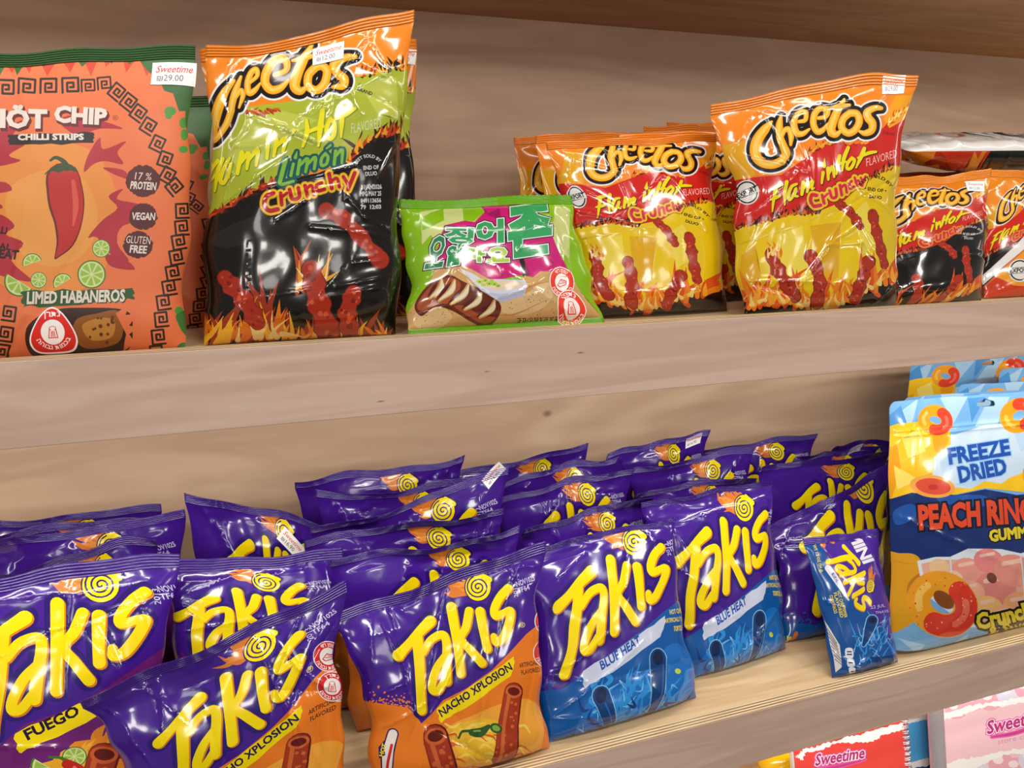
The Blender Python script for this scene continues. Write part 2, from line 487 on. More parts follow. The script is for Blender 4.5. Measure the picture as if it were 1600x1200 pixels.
def build_bag(bag, art, label, name='chip_bag', cat='chip bag', group=None, seal_ink=None, ribs=5, back_ink=None, seal_parts=True, zig=False):
    base = (bag.q[2] + bag.q[3]) / 2
    root = thing(name, label, cat, group, loc=tuple(base))
    u, v = art['uv'][:, 0], art['uv'][:, 1]
    P = bag.front(u, v); N = bag.normals(u, v)
    nf = len(P)
    gu, gv = np.meshgrid(np.linspace(0, 1, 15), np.linspace(0, 1 - bag.seal, 19))
    B = bag.back(gu.ravel(), gv.ravel())
    i = np.arange(15 * 19).reshape(19, 15)
    q = np.stack([i[:-1, :-1], i[1:, :-1], i[1:, 1:], i[:-1, 1:]], -1).reshape(-1, 4) + nf
    tq = np.concatenate([q[:, [0, 1, 2]], q[:, [0, 2, 3]]])
    FA, MA = art['F'], art['mi']
    if 'HOLE' in art['inks']:                     # cut-outs go through both films
        keep = MA != art['inks'].index('HOLE'); FA, MA = FA[keep], MA[keep]
        B = bag.back(u, v); tq = FA[:, ::-1] + nf
    F = np.concatenate([FA, tq])
    if 'HOLE' in art['inks']: nbk = -N
    Vb = bag.back(gu, gv)
    nb = np.cross(np.gradient(Vb, axis=0), np.gradient(Vb, axis=1)); nb /= np.linalg.norm(nb, axis=-1, keepdims=True) + 1e-12
    inks = list(art['inks'])
    bi = back_ink or inks[0]
    if bi not in inks: inks.append(bi)
    mi = np.concatenate([MA, np.full(len(tq), inks.index(bi))])
    kind = art['kind']
    nb = nbk if 'HOLE' in art['inks'] else nb.reshape(-1, 3)
    mesh_obj('pouch', np.concatenate([P, B]), F, [film(c if c != 'HOLE' else '#808080', kind) for c in inks], mi, root, np.concatenate([N, nb]))
    ink = seal_ink or inks[0]
    if bag.seal > 0: seal_mesh('top_seal', bag, 1 - bag.seal, 1.0, film(ink, kind), root, ribs, zig)
    if bag.bseal > 0: seal_mesh('bottom_seal', bag, 0.0, bag.bseal, film(ink, kind), root, ribs, zig)
    return root

def seal_mesh(name, bag, v0, v1, mat, root, ribs=5, zig=False):
    nu, nv = 60, 6 * ribs
    gu, gv = np.meshgrid(np.linspace(0, 1, nu + 1), np.linspace(0, 1, nv + 1))
    if zig:
        edge = (np.arange(nu + 1) % 2) * 0.10
        gv = gv * (1 - edge[None, :] * (gv > 0.99)) if v1 > 0.9 else gv + edge[None, :] * (gv < 0.01)
    u = gu.ravel(); v = (v0 + (v1 - v0) * gv).ravel()
    rib = 0.00055 * np.sin(gv.ravel() * ribs * 2 * math.pi)
    M = bag.mid(u, v)
    A = M + bag.n * (0.0006 + rib)[:, None]; B = M - bag.n * (0.0003 - rib)[:, None]
    k = (nu + 1) * (nv + 1); i = np.arange(k).reshape(nv + 1, nu + 1)
    f = np.stack([i[:-1, :-1], i[:-1, 1:], i[1:, 1:], i[1:, :-1]], -1).reshape(-1, 4)
    rim = np.concatenate([i[0, :], i[1:, -1], i[-1, -2::-1], i[-2:0:-1, 0]])
    rr = np.roll(rim, -1)
    side = np.stack([rim, rim + k, rr + k, rr], -1)
    mesh_obj(name, np.concatenate([A, B]), np.concatenate([f, f[:, ::-1] + k, side]), mat, None, root)

def stick(bag, root, name, art, c, w, rot=0.0, label=None, lift=0.0007):
    """a paper label stuck to the bag at c = (u, v), w metres wide, turned by rot degrees"""
    W, H = art['W'], art['H']; s = w / W
    x = (art['uv'][:, 0] - .5) * W * s; y = (art['uv'][:, 1] - .5) * H * s
    a = math.radians(rot)
    X = x * math.cos(a) - y * math.sin(a); Y = x * math.sin(a) + y * math.cos(a)
    u, v = c[0] + X / bag.W, c[1] + Y / bag.H
    P = bag.front(u, v, lift); N = bag.normals(u, v)
    k = len(P); F = art['F']
    # a paper back under the face gives the label its thickness
    P2 = np.concatenate([P, P - bag.n * 0.0004])
    o = mesh_obj(name, P2, np.concatenate([F, F[:, ::-1] + k]), [film(c_, 'paper') for c_ in art['inks']], np.concatenate([art['mi'], np.zeros(len(F), int)]), root, np.concatenate([N, -N]))
    if label: o['label'] = label
    return o
# ------------------------------------------------------------------ the setting: one run of plywood shelving
D = 0.70                 # front of the fascias
BACK = 1.17              # back panel
LIP_U, FLOOR_U, UNDER_U = 1.3715, 1.364, 1.2985
LIP_L, FLOOR_L, UNDER_L = 0.862, 0.8585, 0.784
CEIL = 1.7565
XL, XR = -1.3, 3.4

def wood(name, c1, c2, grain=(1.2, 16, 16), rough=0.55, knots=None, bump=0.03, scale=1.0):
    mt = bpy.data.materials.new(name); mt.use_nodes = True
    nt = mt.node_tree; b = nt.nodes['Principled BSDF']; ln = nt.links
    tc = nt.nodes.new('ShaderNodeTexCoord')
    mp = nt.nodes.new('ShaderNodeMapping'); mp.inputs['Scale'].default_value = grain
    n1 = nt.nodes.new('ShaderNodeTexNoise'); n1.inputs['Scale'].default_value = 1.6 * scale; n1.inputs['Detail'].default_value = 3; n1.inputs['Distortion'].default_value = 0.9
    wv = nt.nodes.new('ShaderNodeMath'); wv.operation = 'MULTIPLY'; wv.inputs[1].default_value = 26
    sn = nt.nodes.new('ShaderNodeMath'); sn.operation = 'SINE'
    n2 = nt.nodes.new('ShaderNodeTexNoise'); n2.inputs['Scale'].default_value = 7 * scale; n2.inputs['Detail'].default_value = 6
    ln.new(tc.outputs['Object'], mp.inputs['Vector']); ln.new(mp.outputs['Vector'], n1.inputs['Vector']); ln.new(mp.outputs['Vector'], n2.inputs['Vector'])
    ln.new(n1.outputs['Fac'], wv.inputs[0]); ln.new(wv.outputs[0], sn.inputs[0])
    ma = nt.nodes.new('ShaderNodeMath'); ma.operation = 'MULTIPLY_ADD'; ma.inputs[1].default_value = 0.26; ma.inputs[2].default_value = 0.2
    ln.new(sn.outputs[0], ma.inputs[0])
    ad = nt.nodes.new('ShaderNodeMath'); ad.operation = 'MULTIPLY_ADD'; ad.inputs[1].default_value = 0.75
    ln.new(n2.outputs['Fac'], ad.inputs[0]); ln.new(ma.outputs[0], ad.inputs[2])
    mx = nt.nodes.new('ShaderNodeMix'); mx.data_type = 'RGBA'
    mx.inputs[6].default_value = lin(c1); mx.inputs[7].default_value = lin(c2)
    ln.new(ad.outputs[0], mx.inputs[0])
    out = mx.outputs[2]
    for (kx, ky, kz, kr) in (knots or []):
        vm = nt.nodes.new('ShaderNodeVectorMath'); vm.operation = 'SUBTRACT'; vm.inputs[1].default_value = (kx, ky, kz)
        sc = nt.nodes.new('ShaderNodeVectorMath'); sc.operation = 'MULTIPLY'; sc.inputs[1].default_value = (0.3 if kr < .005 else .8, 1, 1.2)
        le = nt.nodes.new('ShaderNodeVectorMath'); le.operation = 'LENGTH'
        mr = nt.nodes.new('ShaderNodeMapRange'); mr.inputs[1].default_value = kr * 0.2; mr.inputs[2].default_value = kr; mr.inputs[3].default_value = 0.75; mr.inputs[4].default_value = 0
        m2 = nt.nodes.new('ShaderNodeMix'); m2.data_type = 'RGBA'; m2.inputs[7].default_value = lin('#6b4a2c')
        ln.new(tc.outputs['Object'], vm.inputs[0]); ln.new(vm.outputs[0], sc.inputs[0]); ln.new(sc.outputs[0], le.inputs[0]); ln.new(le.outputs['Value'], mr.inputs[0])
        ln.new(mr.outputs[0], m2.inputs[0]); ln.new(out, m2.inputs[6]); out = m2.outputs[2]
    ln.new(out, b.inputs['Base Color'])
    b.inputs['Roughness'].default_value = rough
    bp = nt.nodes.new('ShaderNodeBump'); bp.inputs['Strength'].default_value = bump; bp.inputs['Distance'].default_value = 0.002
    ln.new(n2.outputs['Fac'], bp.inputs['Height']); ln.new(bp.outputs['Normal'], b.inputs['Normal'])
    return mt

def ply_edge(name):
    """the sawn edge of plywood: thin plies running along the board"""
    mt = bpy.data.materials.new(name); mt.use_nodes = True
    nt = mt.node_tree; b = nt.nodes['Principled BSDF']; ln = nt.links
    tc = nt.nodes.new('ShaderNodeTexCoord'); sp = nt.nodes.new('ShaderNodeSeparateXYZ')
    ln.new(tc.outputs['Object'], sp.inputs[0])
    mu = nt.nodes.new('ShaderNodeMath'); mu.operation = 'MULTIPLY_ADD'; mu.inputs[1].default_value = 2 * math.pi / 0.0045; mu.inputs[2].default_value = 0.4
    ln.new(sp.outputs['Y'], mu.inputs[0])
    sn = nt.nodes.new('ShaderNodeMath'); sn.operation = 'SINE'; ln.new(mu.outputs[0], sn.inputs[0])
    nz = nt.nodes.new('ShaderNodeTexNoise'); nz.inputs['Scale'].default_value = 1.0; nz.inputs['Detail'].default_value = 5
    mp = nt.nodes.new('ShaderNodeMapping'); mp.inputs['Scale'].default_value = (18, 500, 20)
    ln.new(tc.outputs['Object'], mp.inputs[0]); ln.new(mp.outputs[0], nz.inputs['Vector'])
    ad = nt.nodes.new('ShaderNodeMath'); ad.operation = 'MULTIPLY_ADD'; ad.inputs[1].default_value = 0.42
    ln.new(sn.outputs[0], ad.inputs[0]); ln.new(nz.outputs['Fac'], ad.inputs[2])
    mx = nt.nodes.new('ShaderNodeMix'); mx.data_type = 'RGBA'; mx.inputs[6].default_value = lin('#7a5630'); mx.inputs[7].default_value = lin('#ecd6ae')
    ln.new(ad.outputs[0], mx.inputs[0]); ln.new(mx.outputs[2], b.inputs['Base Color'])
    b.inputs['Roughness'].default_value = 0.6
    return mt

W_PANEL = wood('birch_back_panel', '#dcbfa1', '#bd9d83', (0.9, 9, 5.5), 0.5, [(0.475, BACK, 1.139, 0.009)])
W_FACE = wood('birch_fascia', '#d5b9a9', '#c0a18f', (1.1, 12, 14), 0.5, [(0.32, D, 1.345, 0.0016), (0.115, D, 1.312, 0.0016), (0.22, D, 1.333, 0.0012)])
W_FLOOR = wood('birch_shelf', '#e6cba2', '#c6a478', (1.0, 10, 10), 0.5)
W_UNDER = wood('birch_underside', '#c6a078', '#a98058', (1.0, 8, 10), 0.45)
P_EDGE = ply_edge('plywood_edge')

def board(name, lo, hi, mat, top=None, bevel=0.0008, kind='structure'):
    V, F = box_arrays(lo, hi)
    mats = [mat] + ([top] if top else [])
    o = mesh_obj(name, V, F, mats, [0, 1 if top else 0, 0, 0, 0, 0], None, smooth=False)
    if bevel:
        md = o.modifiers.new('soft_edge', 'BEVEL'); md.width = bevel; md.segments = 2; md.limit_method = 'ANGLE'
    o['kind'] = kind
    return o

board('wall_back', (XL, BACK, 0.3), (XR, BACK + 0.018, 2.3), W_PANEL)
board('trim_1', (XL, D, UNDER_U), (XR, D + 0.018, LIP_U), W_FACE, P_EDGE)          # fascia of the upper shelf
board('shelf_upper', (XL, D + 0.018, FLOOR_U - 0.018), (XR, BACK, FLOOR_U), W_FLOOR)
board('trim_2', (XL, D, UNDER_L), (XR, D + 0.018, LIP_L), W_FACE, P_EDGE)          # fascia of the lower shelf
board('shelf_lower', (XL, D + 0.018, FLOOR_L - 0.018), (XR, BACK, FLOOR_L), W_FLOOR)
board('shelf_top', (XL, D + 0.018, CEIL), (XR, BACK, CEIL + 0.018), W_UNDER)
board('trim_3', (XL, D, CEIL - 0.002), (XR, D + 0.018, CEIL + 0.075), W_FACE, P_EDGE)
board('shelf_bottom', (XL, D - 0.02, 0.48), (XR, BACK, 0.498), W_FLOOR)
# the shop's floor in front of the shelving
mf = simple('shop_floor', '#4c4843', 0.35, noise=0.05)
board('floor', (XL - 1, -4.0, -0.02), (XR + 1, BACK + 0.02, 0.0), mf, bevel=0)
# ------------------------------------------------------------------ artwork: letters as brush lines
def crop(ox, oy, k):
    return lambda P: np.asarray(P, float) / k + np.array([ox, oy])
C6 = crop(440, 660, 2.222)

# the big yellow logo, traced on the middle orange bag (picture lines of a close view)
LOGO = [
    ([(404, 808), (440, 770), (480, 725), (516, 690)], [44, 34, 38, 44]),                        # T bar
    ([(470, 745), (478, 830), (482, 920), (486, 1000)], [42, 40, 36, 36]),                       # T stem
    ([(492, 800), (512, 762), (538, 742), (562, 738), (572, 770), (572, 830), (574, 900)], [26, 30, 30, 30, 32, 34, 34]),   # a: hook and back
    ([(566, 812), (540, 850), (523, 900), (524, 930), (545, 928), (566, 890)], [28, 30, 32, 30, 28, 26]),   # a: bowl
    ([(588, 640), (602, 720), (614, 800), (622, 872)], [38, 36, 34, 34]),                        # k stem
    ([(650, 654), (640, 710), (622, 752), (655, 790), (696, 836)], [32, 32, 28, 32, 34]),        # k arm and leg
    ([(688, 656), (698, 710), (708, 760), (714, 786)], [36, 34, 32, 34]),                        # i
    ([(786, 576), (758, 606), (738, 648), (744, 672), (776, 658), (794, 656), (788, 700), (768, 748), (744, 764), (736, 742)],
     [34, 32, 32, 30, 28, 32, 34, 34, 28, 24]),                                                  # s
]
THIN = [(p, [x * .9 for x in w]) for p, w in LOGO]
SPIRAL = (682, 572)
def spiral_line(c, r0, r1, turns, a0, n=46):
    t = np.linspace(0, 1, n); a = a0 + turns * 2 * math.pi * t; r = r0 + (r1 - r0) * t
    return np.column_stack([c[0] + r * np.cos(a), c[1] + r * np.sin(a)])

def flame_loops(seed, c, L, ang, n=9, wid=26, root=24):
    """licks of fire blown back from c"""
    r = np.random.RandomState(seed); out = []
    for k in range(n):
        a = ang + r.uniform(-.45, .45); l = L * r.uniform(.45, 1.0)
        o = np.array(c) + r.uniform(-root, root, 2)
        d = np.array([math.cos(a), math.sin(a)]); p = np.array([-d[1], d[0]]) * r.uniform(-.25, .25) * l
        out.append(stroke([o, o + d * l * .5 + p, o + d * l], [wid * r.uniform(.6, 1.2), wid * .6, 1.5], 0, 5, 3))
    return out

class Map:
    """traced picture point -> artwork place, optionally moved so that some marks land where another bag shows them"""
    def __init__(s, bag, src=None, dst=None, bag_dst=None):
        s.bag = bag
        if src is not None:
            a = bag.unprint(np.asarray(src, float)); b = bag_dst.unprint(np.asarray(dst, float))
            X = np.column_stack([a, np.ones(len(a))])
            s.M = np.linalg.lstsq(X, b, rcond=None)[0]
        else: s.M = None
    def __call__(s, P):
        uv = s.bag.unprint(P)
        if s.M is not None: uv = np.column_stack([uv, np.ones(len(uv))]) @ s.M
        return uv

def laid(loops, frame, mp):
    loops = [np.asarray(L, float) for L in loops if len(L) > 2]
    if not loops: return []
    cut = np.cumsum([len(L) for L in loops])[:-1]
    return [uv[::-1] for uv in np.split(mp(frame(np.concatenate(loops))), cut)]

PUR, YEL, YSH, ORA = '#421a8e', '#fbe000', '#d9820c', '#d97a2c'
TAKIS_STYLE = {
    'nacho': dict(low='#ee7f22', low2='#f79a35', band='#fbe000', ink='#241a4a', txt='NACHO XPLOSION'),
    'blue': dict(low='#0f5aa8', low2='#1d78c8', band='#cdd6ee', ink='#1d4fb0', txt='BLUE HEAT'),
    'fuego': dict(low='#6f1f74', low2='#7d2a80', band='#fbe000', ink='#1a1030', txt='FUEGO'),
}
def lid_marks():
    """little yellow marks and the date print near the top seal"""
    y = []
    y += text('BEST BEFORE', (762, 468), 13, 8, width=52, fat=.03)
    y += text('THIS END UP', (758, 432), 9, 8, width=30, fat=.03) + [disc((800, 424), 7, 5)]
    w = text('NOV1025', (818, 570), 26, 20, fat=.02, width=66) + text('TF64', (822, 592), 24, 18, fat=.02, width=42) + text('2013', (822, 606), 20, 100, width=46)
    return y, w

def takis_top(seed=0):
    """flame, spiral and logo, in the traced frame"""
    fl = flame_loops(3 + seed, (640, 570), 95, math.pi * 1.05, 12, 26, 22) + flame_loops(5 + seed, (650, 540), 60, math.pi * 1.2, 6, 22, 16)
    fl2 = flame_loops(9 + seed, (640, 575), 60, math.pi * 1.02, 7, 12, 18)
    sp_o = [disc(SPIRAL, 48, 51), stroke([(700, 530), (728, 545), (724, 556)], [20, 18, 12], 3)]
    sp_y = [disc(SPIRAL, 44, 47), stroke([(690, 530), (722, 545), (722, 552)], [18, 15, 9])]
    sp_l = [stroke(spiral_line(SPIRAL, 3, 40, 2.6, 0.5), 5.0, 0, 1, 3)]
    out = [stroke(p, w, 15) for p, w in THIN]
    sh = [stroke(np.array(p) + (4, 3), w, 1.0) for p, w in THIN]
    ye = [stroke(p, w, 0) for p, w in THIN]
    return [(ORA, fl), ('#e89440', fl2), ('#2a1266', sp_o), (YEL, sp_y), ('#33206a', sp_l), ('#2b1470', out), (YSH, sh), (YEL, ye)]

def tube(c0, c1, w, col, dark, lt, seed):
    """a rolled chip: a thick stick with an open end"""
    r = np.random.RandomState(seed); c0 = np.array(c0, float); c1 = np.array(c1, float)
    d = (c1 - c0); L = np.linalg.norm(d); d /= L; p = np.array([-d[1], d[0]])
    sp = [disc(c0 + d * r.uniform(.15, .9) * L + p * r.uniform(-.4, .4) * w, r.uniform(.03, .07) * w * 1.6, n=8) for _ in range(16)]
    ang = math.atan2(d[1], d[0])
    return [(dark, [stroke([c0, c1], w * 1.06)]), (col, [stroke([c0 + p * .03 * w, c1 + p * .03 * w], w * .95)]),
            (lt, [stroke([c0 + d * .3 * w + p * .22 * w, c1 + p * .18 * w], [w * .2, w * .14])] + sp),
            (lt, [disc(c0, w * .46, w * .36, 20, ang + 1.57)]), (dark, [disc(c0 - d * 0.02 * w, w * .34, w * .24, 20, ang + 1.57)])]

def lime(c, r, rot=0.0, half=False):
    t = np.linspace(0, math.pi if half else 2 * math.pi, 26)
    def arc(rr): 
        P = np.column_stack([rr * np.cos(t + rot), rr * np.sin(t + rot)]) + np.array(c); return ccw(P if half else P[:-1])
    seg = []
    k = 4 if half else 8
    for i in range(k):
        a0 = rot + (i + .12) * (math.pi if half else 2 * math.pi) / k; a1 = rot + (i + .88) * (math.pi if half else 2 * math.pi) / k
        tt = np.linspace(a0, a1, 5)
        seg.append(ccw(np.concatenate([[np.array(c) + .1 * r * np.array([math.cos((a0 + a1) / 2), math.sin((a0 + a1) / 2)])], np.column_stack([.78 * r * np.cos(tt), .78 * r * np.sin(tt)]) + np.array(c)])))
    return [('#4f7f1e', [arc(r)]), ('#dbe6a0', [arc(r * .9)]), ('#9fc54a', seg)]

def heb(s): return s[::-1]
def warn_print(c, r, word, icon, red='#d8232a', white='#f6efee'):
    """round red warning mark, white centre with a small drawing"""
    L = [(white, [disc(c, r)]), (red, [disc(c, r * .94)]), (white, [disc(c, r * .56)]),
         (white, arc_text(heb(word), c, r * .64, r * .36, 128, 52, .02)[:] + arc_text(heb('בכמות גבוהה'), c, r * .64 + r * .24, r * .34, 205, 335, .02, inside=True))]
    x, y = c
    if icon == 'salt':
        o = [poly([(x - .2 * r, y - .18 * r), (x + .2 * r, y - .18 * r), (x + .28 * r, y + .36 * r), (x - .28 * r, y + .36 * r)]), disc((x, y - .2 * r), .2 * r, .16 * r)]
        i = [poly([(x - .15 * r, y - .12 * r), (x + .15 * r, y - .12 * r), (x + .22 * r, y + .3 * r), (x - .22 * r, y + .3 * r)]), disc((x, y - .22 * r), .15 * r, .1 * r)]
        l = [stroke([(x + k * .07 * r, y - .05 * r), (x + k * .1 * r, y + .26 * r)], .05 * r) for k in (-1, 0, 1)]
    else:
        o = [poly([(x - .4 * r, y + .2 * r), (x - .1 * r, y - .2 * r), (x + .38 * r, y - .1 * r), (x + .34 * r, y + .16 * r), (x - .2 * r, y + .34 * r)])]
        i = [poly([(x - .31 * r, y + .17 * r), (x - .08 * r, y - .12 * r), (x + .3 * r, y - .05 * r), (x + .27 * r, y + .12 * r), (x - .18 * r, y + .27 * r)])]
        l = [stroke([(x - .2 * r, y + .1 * r), (x + .26 * r, y + .03 * r)], .05 * r), stroke([(x - .05 * r, y - .02 * r), (x + .2 * r, y - .02 * r)], .04 * r)]
    return L + [(red, o), (white, i), (red, l)]

def takis_layers(style, mp, low_line, extra, seed=0, full=True):
    st = TAKIS_STYLE[style]; out = []
    F = lambda loops: laid(loops, C6, mp)
    lo = np.array(low_line, float)
    out.append((st['low'], F([poly(np.concatenate([lo, [(1150, 1500), (100, 1500)]]))])))
    if full:
        # halftone dots where the colours meet
        r = np.random.RandomState(4 + seed); dots = []
        for k in range(90):
            x = r.uniform(300, 470); yl = np.interp(x, lo[:, 0], lo[:, 1]); dots.append(disc((x, yl - abs(r.normal(0, 18))), r.uniform(2, 4.2), n=7))
        out.append((st['low'], F(dots)))
        for ink, loops in extra[0]: out.append((ink, F(loops)))
    for ink, loops in takis_top(seed): out.append((ink, F(loops)))
    if full:
        band = jag([(540, 992), (640, 928), (740, 858), (806, 812), (806, 842), (796, 880), (700, 952), (600, 1012), (556, 1042), (545, 1030)], 4, 3, 7)
        out.append((st['band'], F([band])))
        tx = st['txt']; org = {'nacho': (556, 1022), 'blue': (600, 988), 'fuego': (570, 1006)}[style]
        out.append((st['ink'], F(text(tx, org, 38, 34, 0.1, fat=.035, width={'nacho': 296, 'blue': 150, 'fuego': 138}[style]))))
        for ink, loops in extra[1]: out.append((ink, F(loops)))
    y, w = lid_marks()
    out.append((YEL, F(y))); out.append(('#cfc8e8', F(w)))
    return out

def nacho_extra():
    a, b = [], []
    a.append(('#f6a93a', [blob([(560, 1080), (680, 1010), (830, 960), (900, 1000), (900, 1130), (800, 1180), (600, 1190)])]))
    a.append(('#f3bf2f', [blob([(600, 1060), (700, 1030), (770, 1050), (800, 1130), (720, 1170), (620, 1150)])]))
    r = np.random.RandomState(2)
    a.append(('#fbd75c', [stroke([(x, y), (x + r.uniform(10, 40), y + r.uniform(-14, 14)), (x + r.uniform(40, 70), y + r.uniform(-5, 25))], [6, 9, 3]) for x, y in zip(r.uniform(560, 860, 22), r.uniform(1030, 1200, 22))]))
    a.append(('#d8641a', [stroke([(x, y), (x + r.uniform(10, 40), y + r.uniform(-14, 14)), (x + r.uniform(30, 60), y + r.uniform(-5, 25))], [5, 8, 2]) for x, y in zip(r.uniform(480, 880, 16), r.uniform(1080, 1210, 16))]))
    for t in tube((535, 1090), (575, 1260), 84, '#a8331c', '#651408', '#d2622e', 3) + tube((806, 935), (762, 1180), 62, '#ad3a1e', '#6b180a', '#d66a34', 5): a.append(t)
    a.append(('#2e5a22', [stroke([(615, 1096), (628, 1075), (660, 1070)], [8, 9, 10]), stroke([(662, 1076), (690, 1078), (720, 1056)], [26, 32, 14]), disc((745, 1062), 22, 17, rot=.4)]))
    a.append(('#86b04a', [disc((745, 1062), 14, 10, rot=.4), stroke([(668, 1072), (690, 1072)], 6)]))
    b.append(('#3d2214', text('ARTIFICIALLY', (826, 852), 22, 10, fat=.02, width=78) + text('FLAVORED', (834, 876), 22, 10, fat=.02, width=64)))
    b.append(('#3a1a5c', [stroke([(386, 1082), (366, 1210)], 42)])); b.append(('#f6efe8', [stroke([(386, 1082), (366, 1210)], 32)])); b.append(('#d8262a', [stroke([(382, 1120), (366, 1210)], 10)]))
    b.append(('#3a1a5c', [poly([(336, 1128), (356, 1104), (360, 1154), (338, 1168)])])); b.append((YEL, text('HOT', (352, 1160), 20, 75, fat=.04, width=44)))
    b.append((YEL, text('®', (826, 712), 26)))
    for x in warn_print((930, 690), 52, 'שומן רווי', 'butter') + warn_print((925, 800), 52, 'נתרן', 'salt'): b.append(x)
    return a, b

def blue_extra():
    a, b = [], []
    r = np.random.RandomState(8)
    a.append(('#1a6fc4', [blob([(560, 1090), (640, 1050), (760, 980), (840, 900), (900, 930), (900, 1150), (700, 1210), (560, 1190)])]))
    a.append(('#2d92e2', [stroke([(x, y), (x + r.uniform(5, 25), y - r.uniform(10, 30)), (x + r.uniform(-10, 20), y - r.uniform(35, 60)), (x + r.uniform(0, 40), y - r.uniform(60, 100))], [6, 16, 10, 2]) for x, y in zip(r.uniform(570, 880, 42), r.uniform(1040, 1190, 42))]))
    a.append(('#7fc4f2', [stroke([(x, y), (x + r.uniform(-20, 20), y + r.uniform(-20, 20)), (x + r.uniform(-40, 40), y + r.uniform(-40, 20))], [1.5, 4, 1]) for x, y in zip(r.uniform(570, 880, 30), r.uniform(1030, 1190, 30))]))
    a.append(('#0d3f86', [stroke([(x, y), (x + r.uniform(-30, 30), y + r.uniform(-20, 20)), (x + r.uniform(-50, 50), y + r.uniform(-40, 20))], [3, 11, 2]) for x, y in zip(r.uniform(570, 880, 26), r.uniform(1060, 1220, 26))]))
    for c0, c1, w in (((606, 1064), (690, 1196), 58), ((792, 946), (800, 1150), 60)):
        a.append(('#8fc8f0', [stroke([c0, c1], [w * 1.08, w * .5])])); a.append(('#10407e', [stroke([c0, c1], [w * .98, w * .42])]))
        a.append(('#0a2550', [disc(c0, w * .32, w * .4)])); a.append(('#2a6ab4', [stroke([np.array(c0) + (w * .3, w * .4), np.array(c1) + (w * .1, -w * .1)], [5, 3])]))
    a.append(('#c9d84a', [disc((850, 990), 9)]))
    b.append((YEL, text('HOT CHILI PEPPER', (826, 806), 22, 12, fat=.02, width=100) + text('ARTIFICIALLY FLAVORED', (808, 836), 20, 12, fat=.02, width=122) + text('TORTILLA CHIPS', (848, 858), 22, 12, fat=.03, width=80)))
    b.append(('#e87a24', [stroke([(412, 1090), (408, 1180)], 18), disc((408, 1180), 17)])); b.append(('#b03418', [stroke([(412, 1110), (408, 1180)], 6), disc((408, 1180), 8)]))
    b.append((YEL, text('EXTREME', (392, 1172), 22, 88, fat=.04, width=70)))
    for x in warn_print((905, 640), 46, 'שומן רווי', 'butter'): b.append(x)
    return a, b

def fuego_extra():
    a, b = [], []
    r = np.random.RandomState(5)
    a.append(('#ee8f22', flame_loops(21, (700, 1080), 120, -0.9, 16, 40, 60)))
    a.append(('#f6b43a', flame_loops(22, (690, 1090), 90, -0.9, 12, 24, 50)))
    a.append(('#f2b32c', [blob([(560, 1110), (620, 1060), (720, 1040), (760, 1120), (740, 1250), (600, 1250)])]))
    for t in tube((560, 1130), (600, 1290), 80, '#a4331c', '#5f1208', '#cf5d2c', 13) + tube((742, 1040), (690, 1240), 66, '#a8361c', '#68160a', '#d2622e', 15): a.append(t)
    a += lime((624, 1076), 46, 0.5, True); a += lime((678, 1046), 28, 0.2)
    a.append(('#3d7a24', [stroke([(622, 1048), (650, 1050), (668, 1066)], [6, 8, 18])])); a.append(('#c4231c', [stroke([(664, 1066), (690, 1090), (700, 1140), (690, 1200)], [26, 40, 40, 16])])); a.append(('#ef7a6a', [stroke([(680, 1074), (694, 1090)], 7)]))
    return a, b

LINE_N = [(100, 985), (340, 975), (440, 990), (486, 1046), (530, 1000), (560, 965), (640, 925), (730, 860), (800, 790), (850, 735), (900, 690), (1150, 500)]
LINE_B = [(100, 1060), (340, 1060), (440, 1050), (486, 1046), (560, 985), (640, 925), (730, 860), (800, 800), (850, 765), (900, 740), (1150, 640)]
LINE_F = [(100, 900), (380, 960), (440, 990), (486, 1046), (530, 1000), (560, 965), (640, 925), (730, 860), (800, 790), (850, 735), (900, 690), (1150, 560)]
# ------------------------------------------------------------------ paper labels
def px_to_art(W, H):
    """drawing frame W x H with y running down -> artwork places"""
    return lambda loops: [np.column_stack([np.asarray(L)[:, 0] / W, 1 - np.asarray(L)[:, 1] / H])[::-1] for L in loops]
def price_art(price):
    f = px_to_art(320, 180)
    red = text('Sweetime', (26, 80), 78, 0, .3, fat=.012, width=262)
    gr = text(price, (40, 150), 72, 0, 0, fat=.01, width=190)
    return compile_art(32, 18, '#f3f1f0', [('#d8483f', f(red)), ('#6d6a6c', f(gr))], step=3, kind='paper')
PRICE = {p: price_art(p) for p in ('₪29.00', '₪12.00', '₪16.90')}
def warn_art(word, icon, red='#e23a26'):
    f = px_to_art(200, 200)
    ls = [(ink, f(loops)) for ink, loops in warn_print((100, 100), 99, word, icon, red)]
    hole = [('HOLE', f([poly([(0, 0), (200, 0), (200, 200), (0, 200)])]))]
    return drop_hole(compile_art(30, 30, '#f6efee', hole + ls, step=2, kind='paper'))
def warn_tri():
    f = px_to_art(200, 200)
    tri = blob([(100, 4), (140, 30), (180, 95), (194, 150), (170, 190), (100, 197), (30, 190), (6, 150), (20, 95), (60, 30)])
    inn = (tri - 100) * .93 + 100
    ls = [('HOLE', [poly([(0, 0), (200, 0), (200, 200), (0, 200)])]), ('#f6efee', [tri]), ('#d9281e', [inn]), ('#f6efee', [disc((100, 108), 46, 52)])]
    ls += [('#f6efee', text(heb('נתרן'), (100, 44), 34, 0, fat=.02, center=True))]
    ls += [('#f6efee', arc_text(heb('בכמות גבוהה'), (100, 106), 74, 26, 205, 335, .02, inside=True))]
    ls += [w for w in warn_print((100, 108), 70, 'נ', 'salt', '#d9281e')[-3:]]
    return drop_hole(compile_art(30, 30, '#f6efee', [(i, f(l)) for i, l in ls], step=2, kind='paper'))
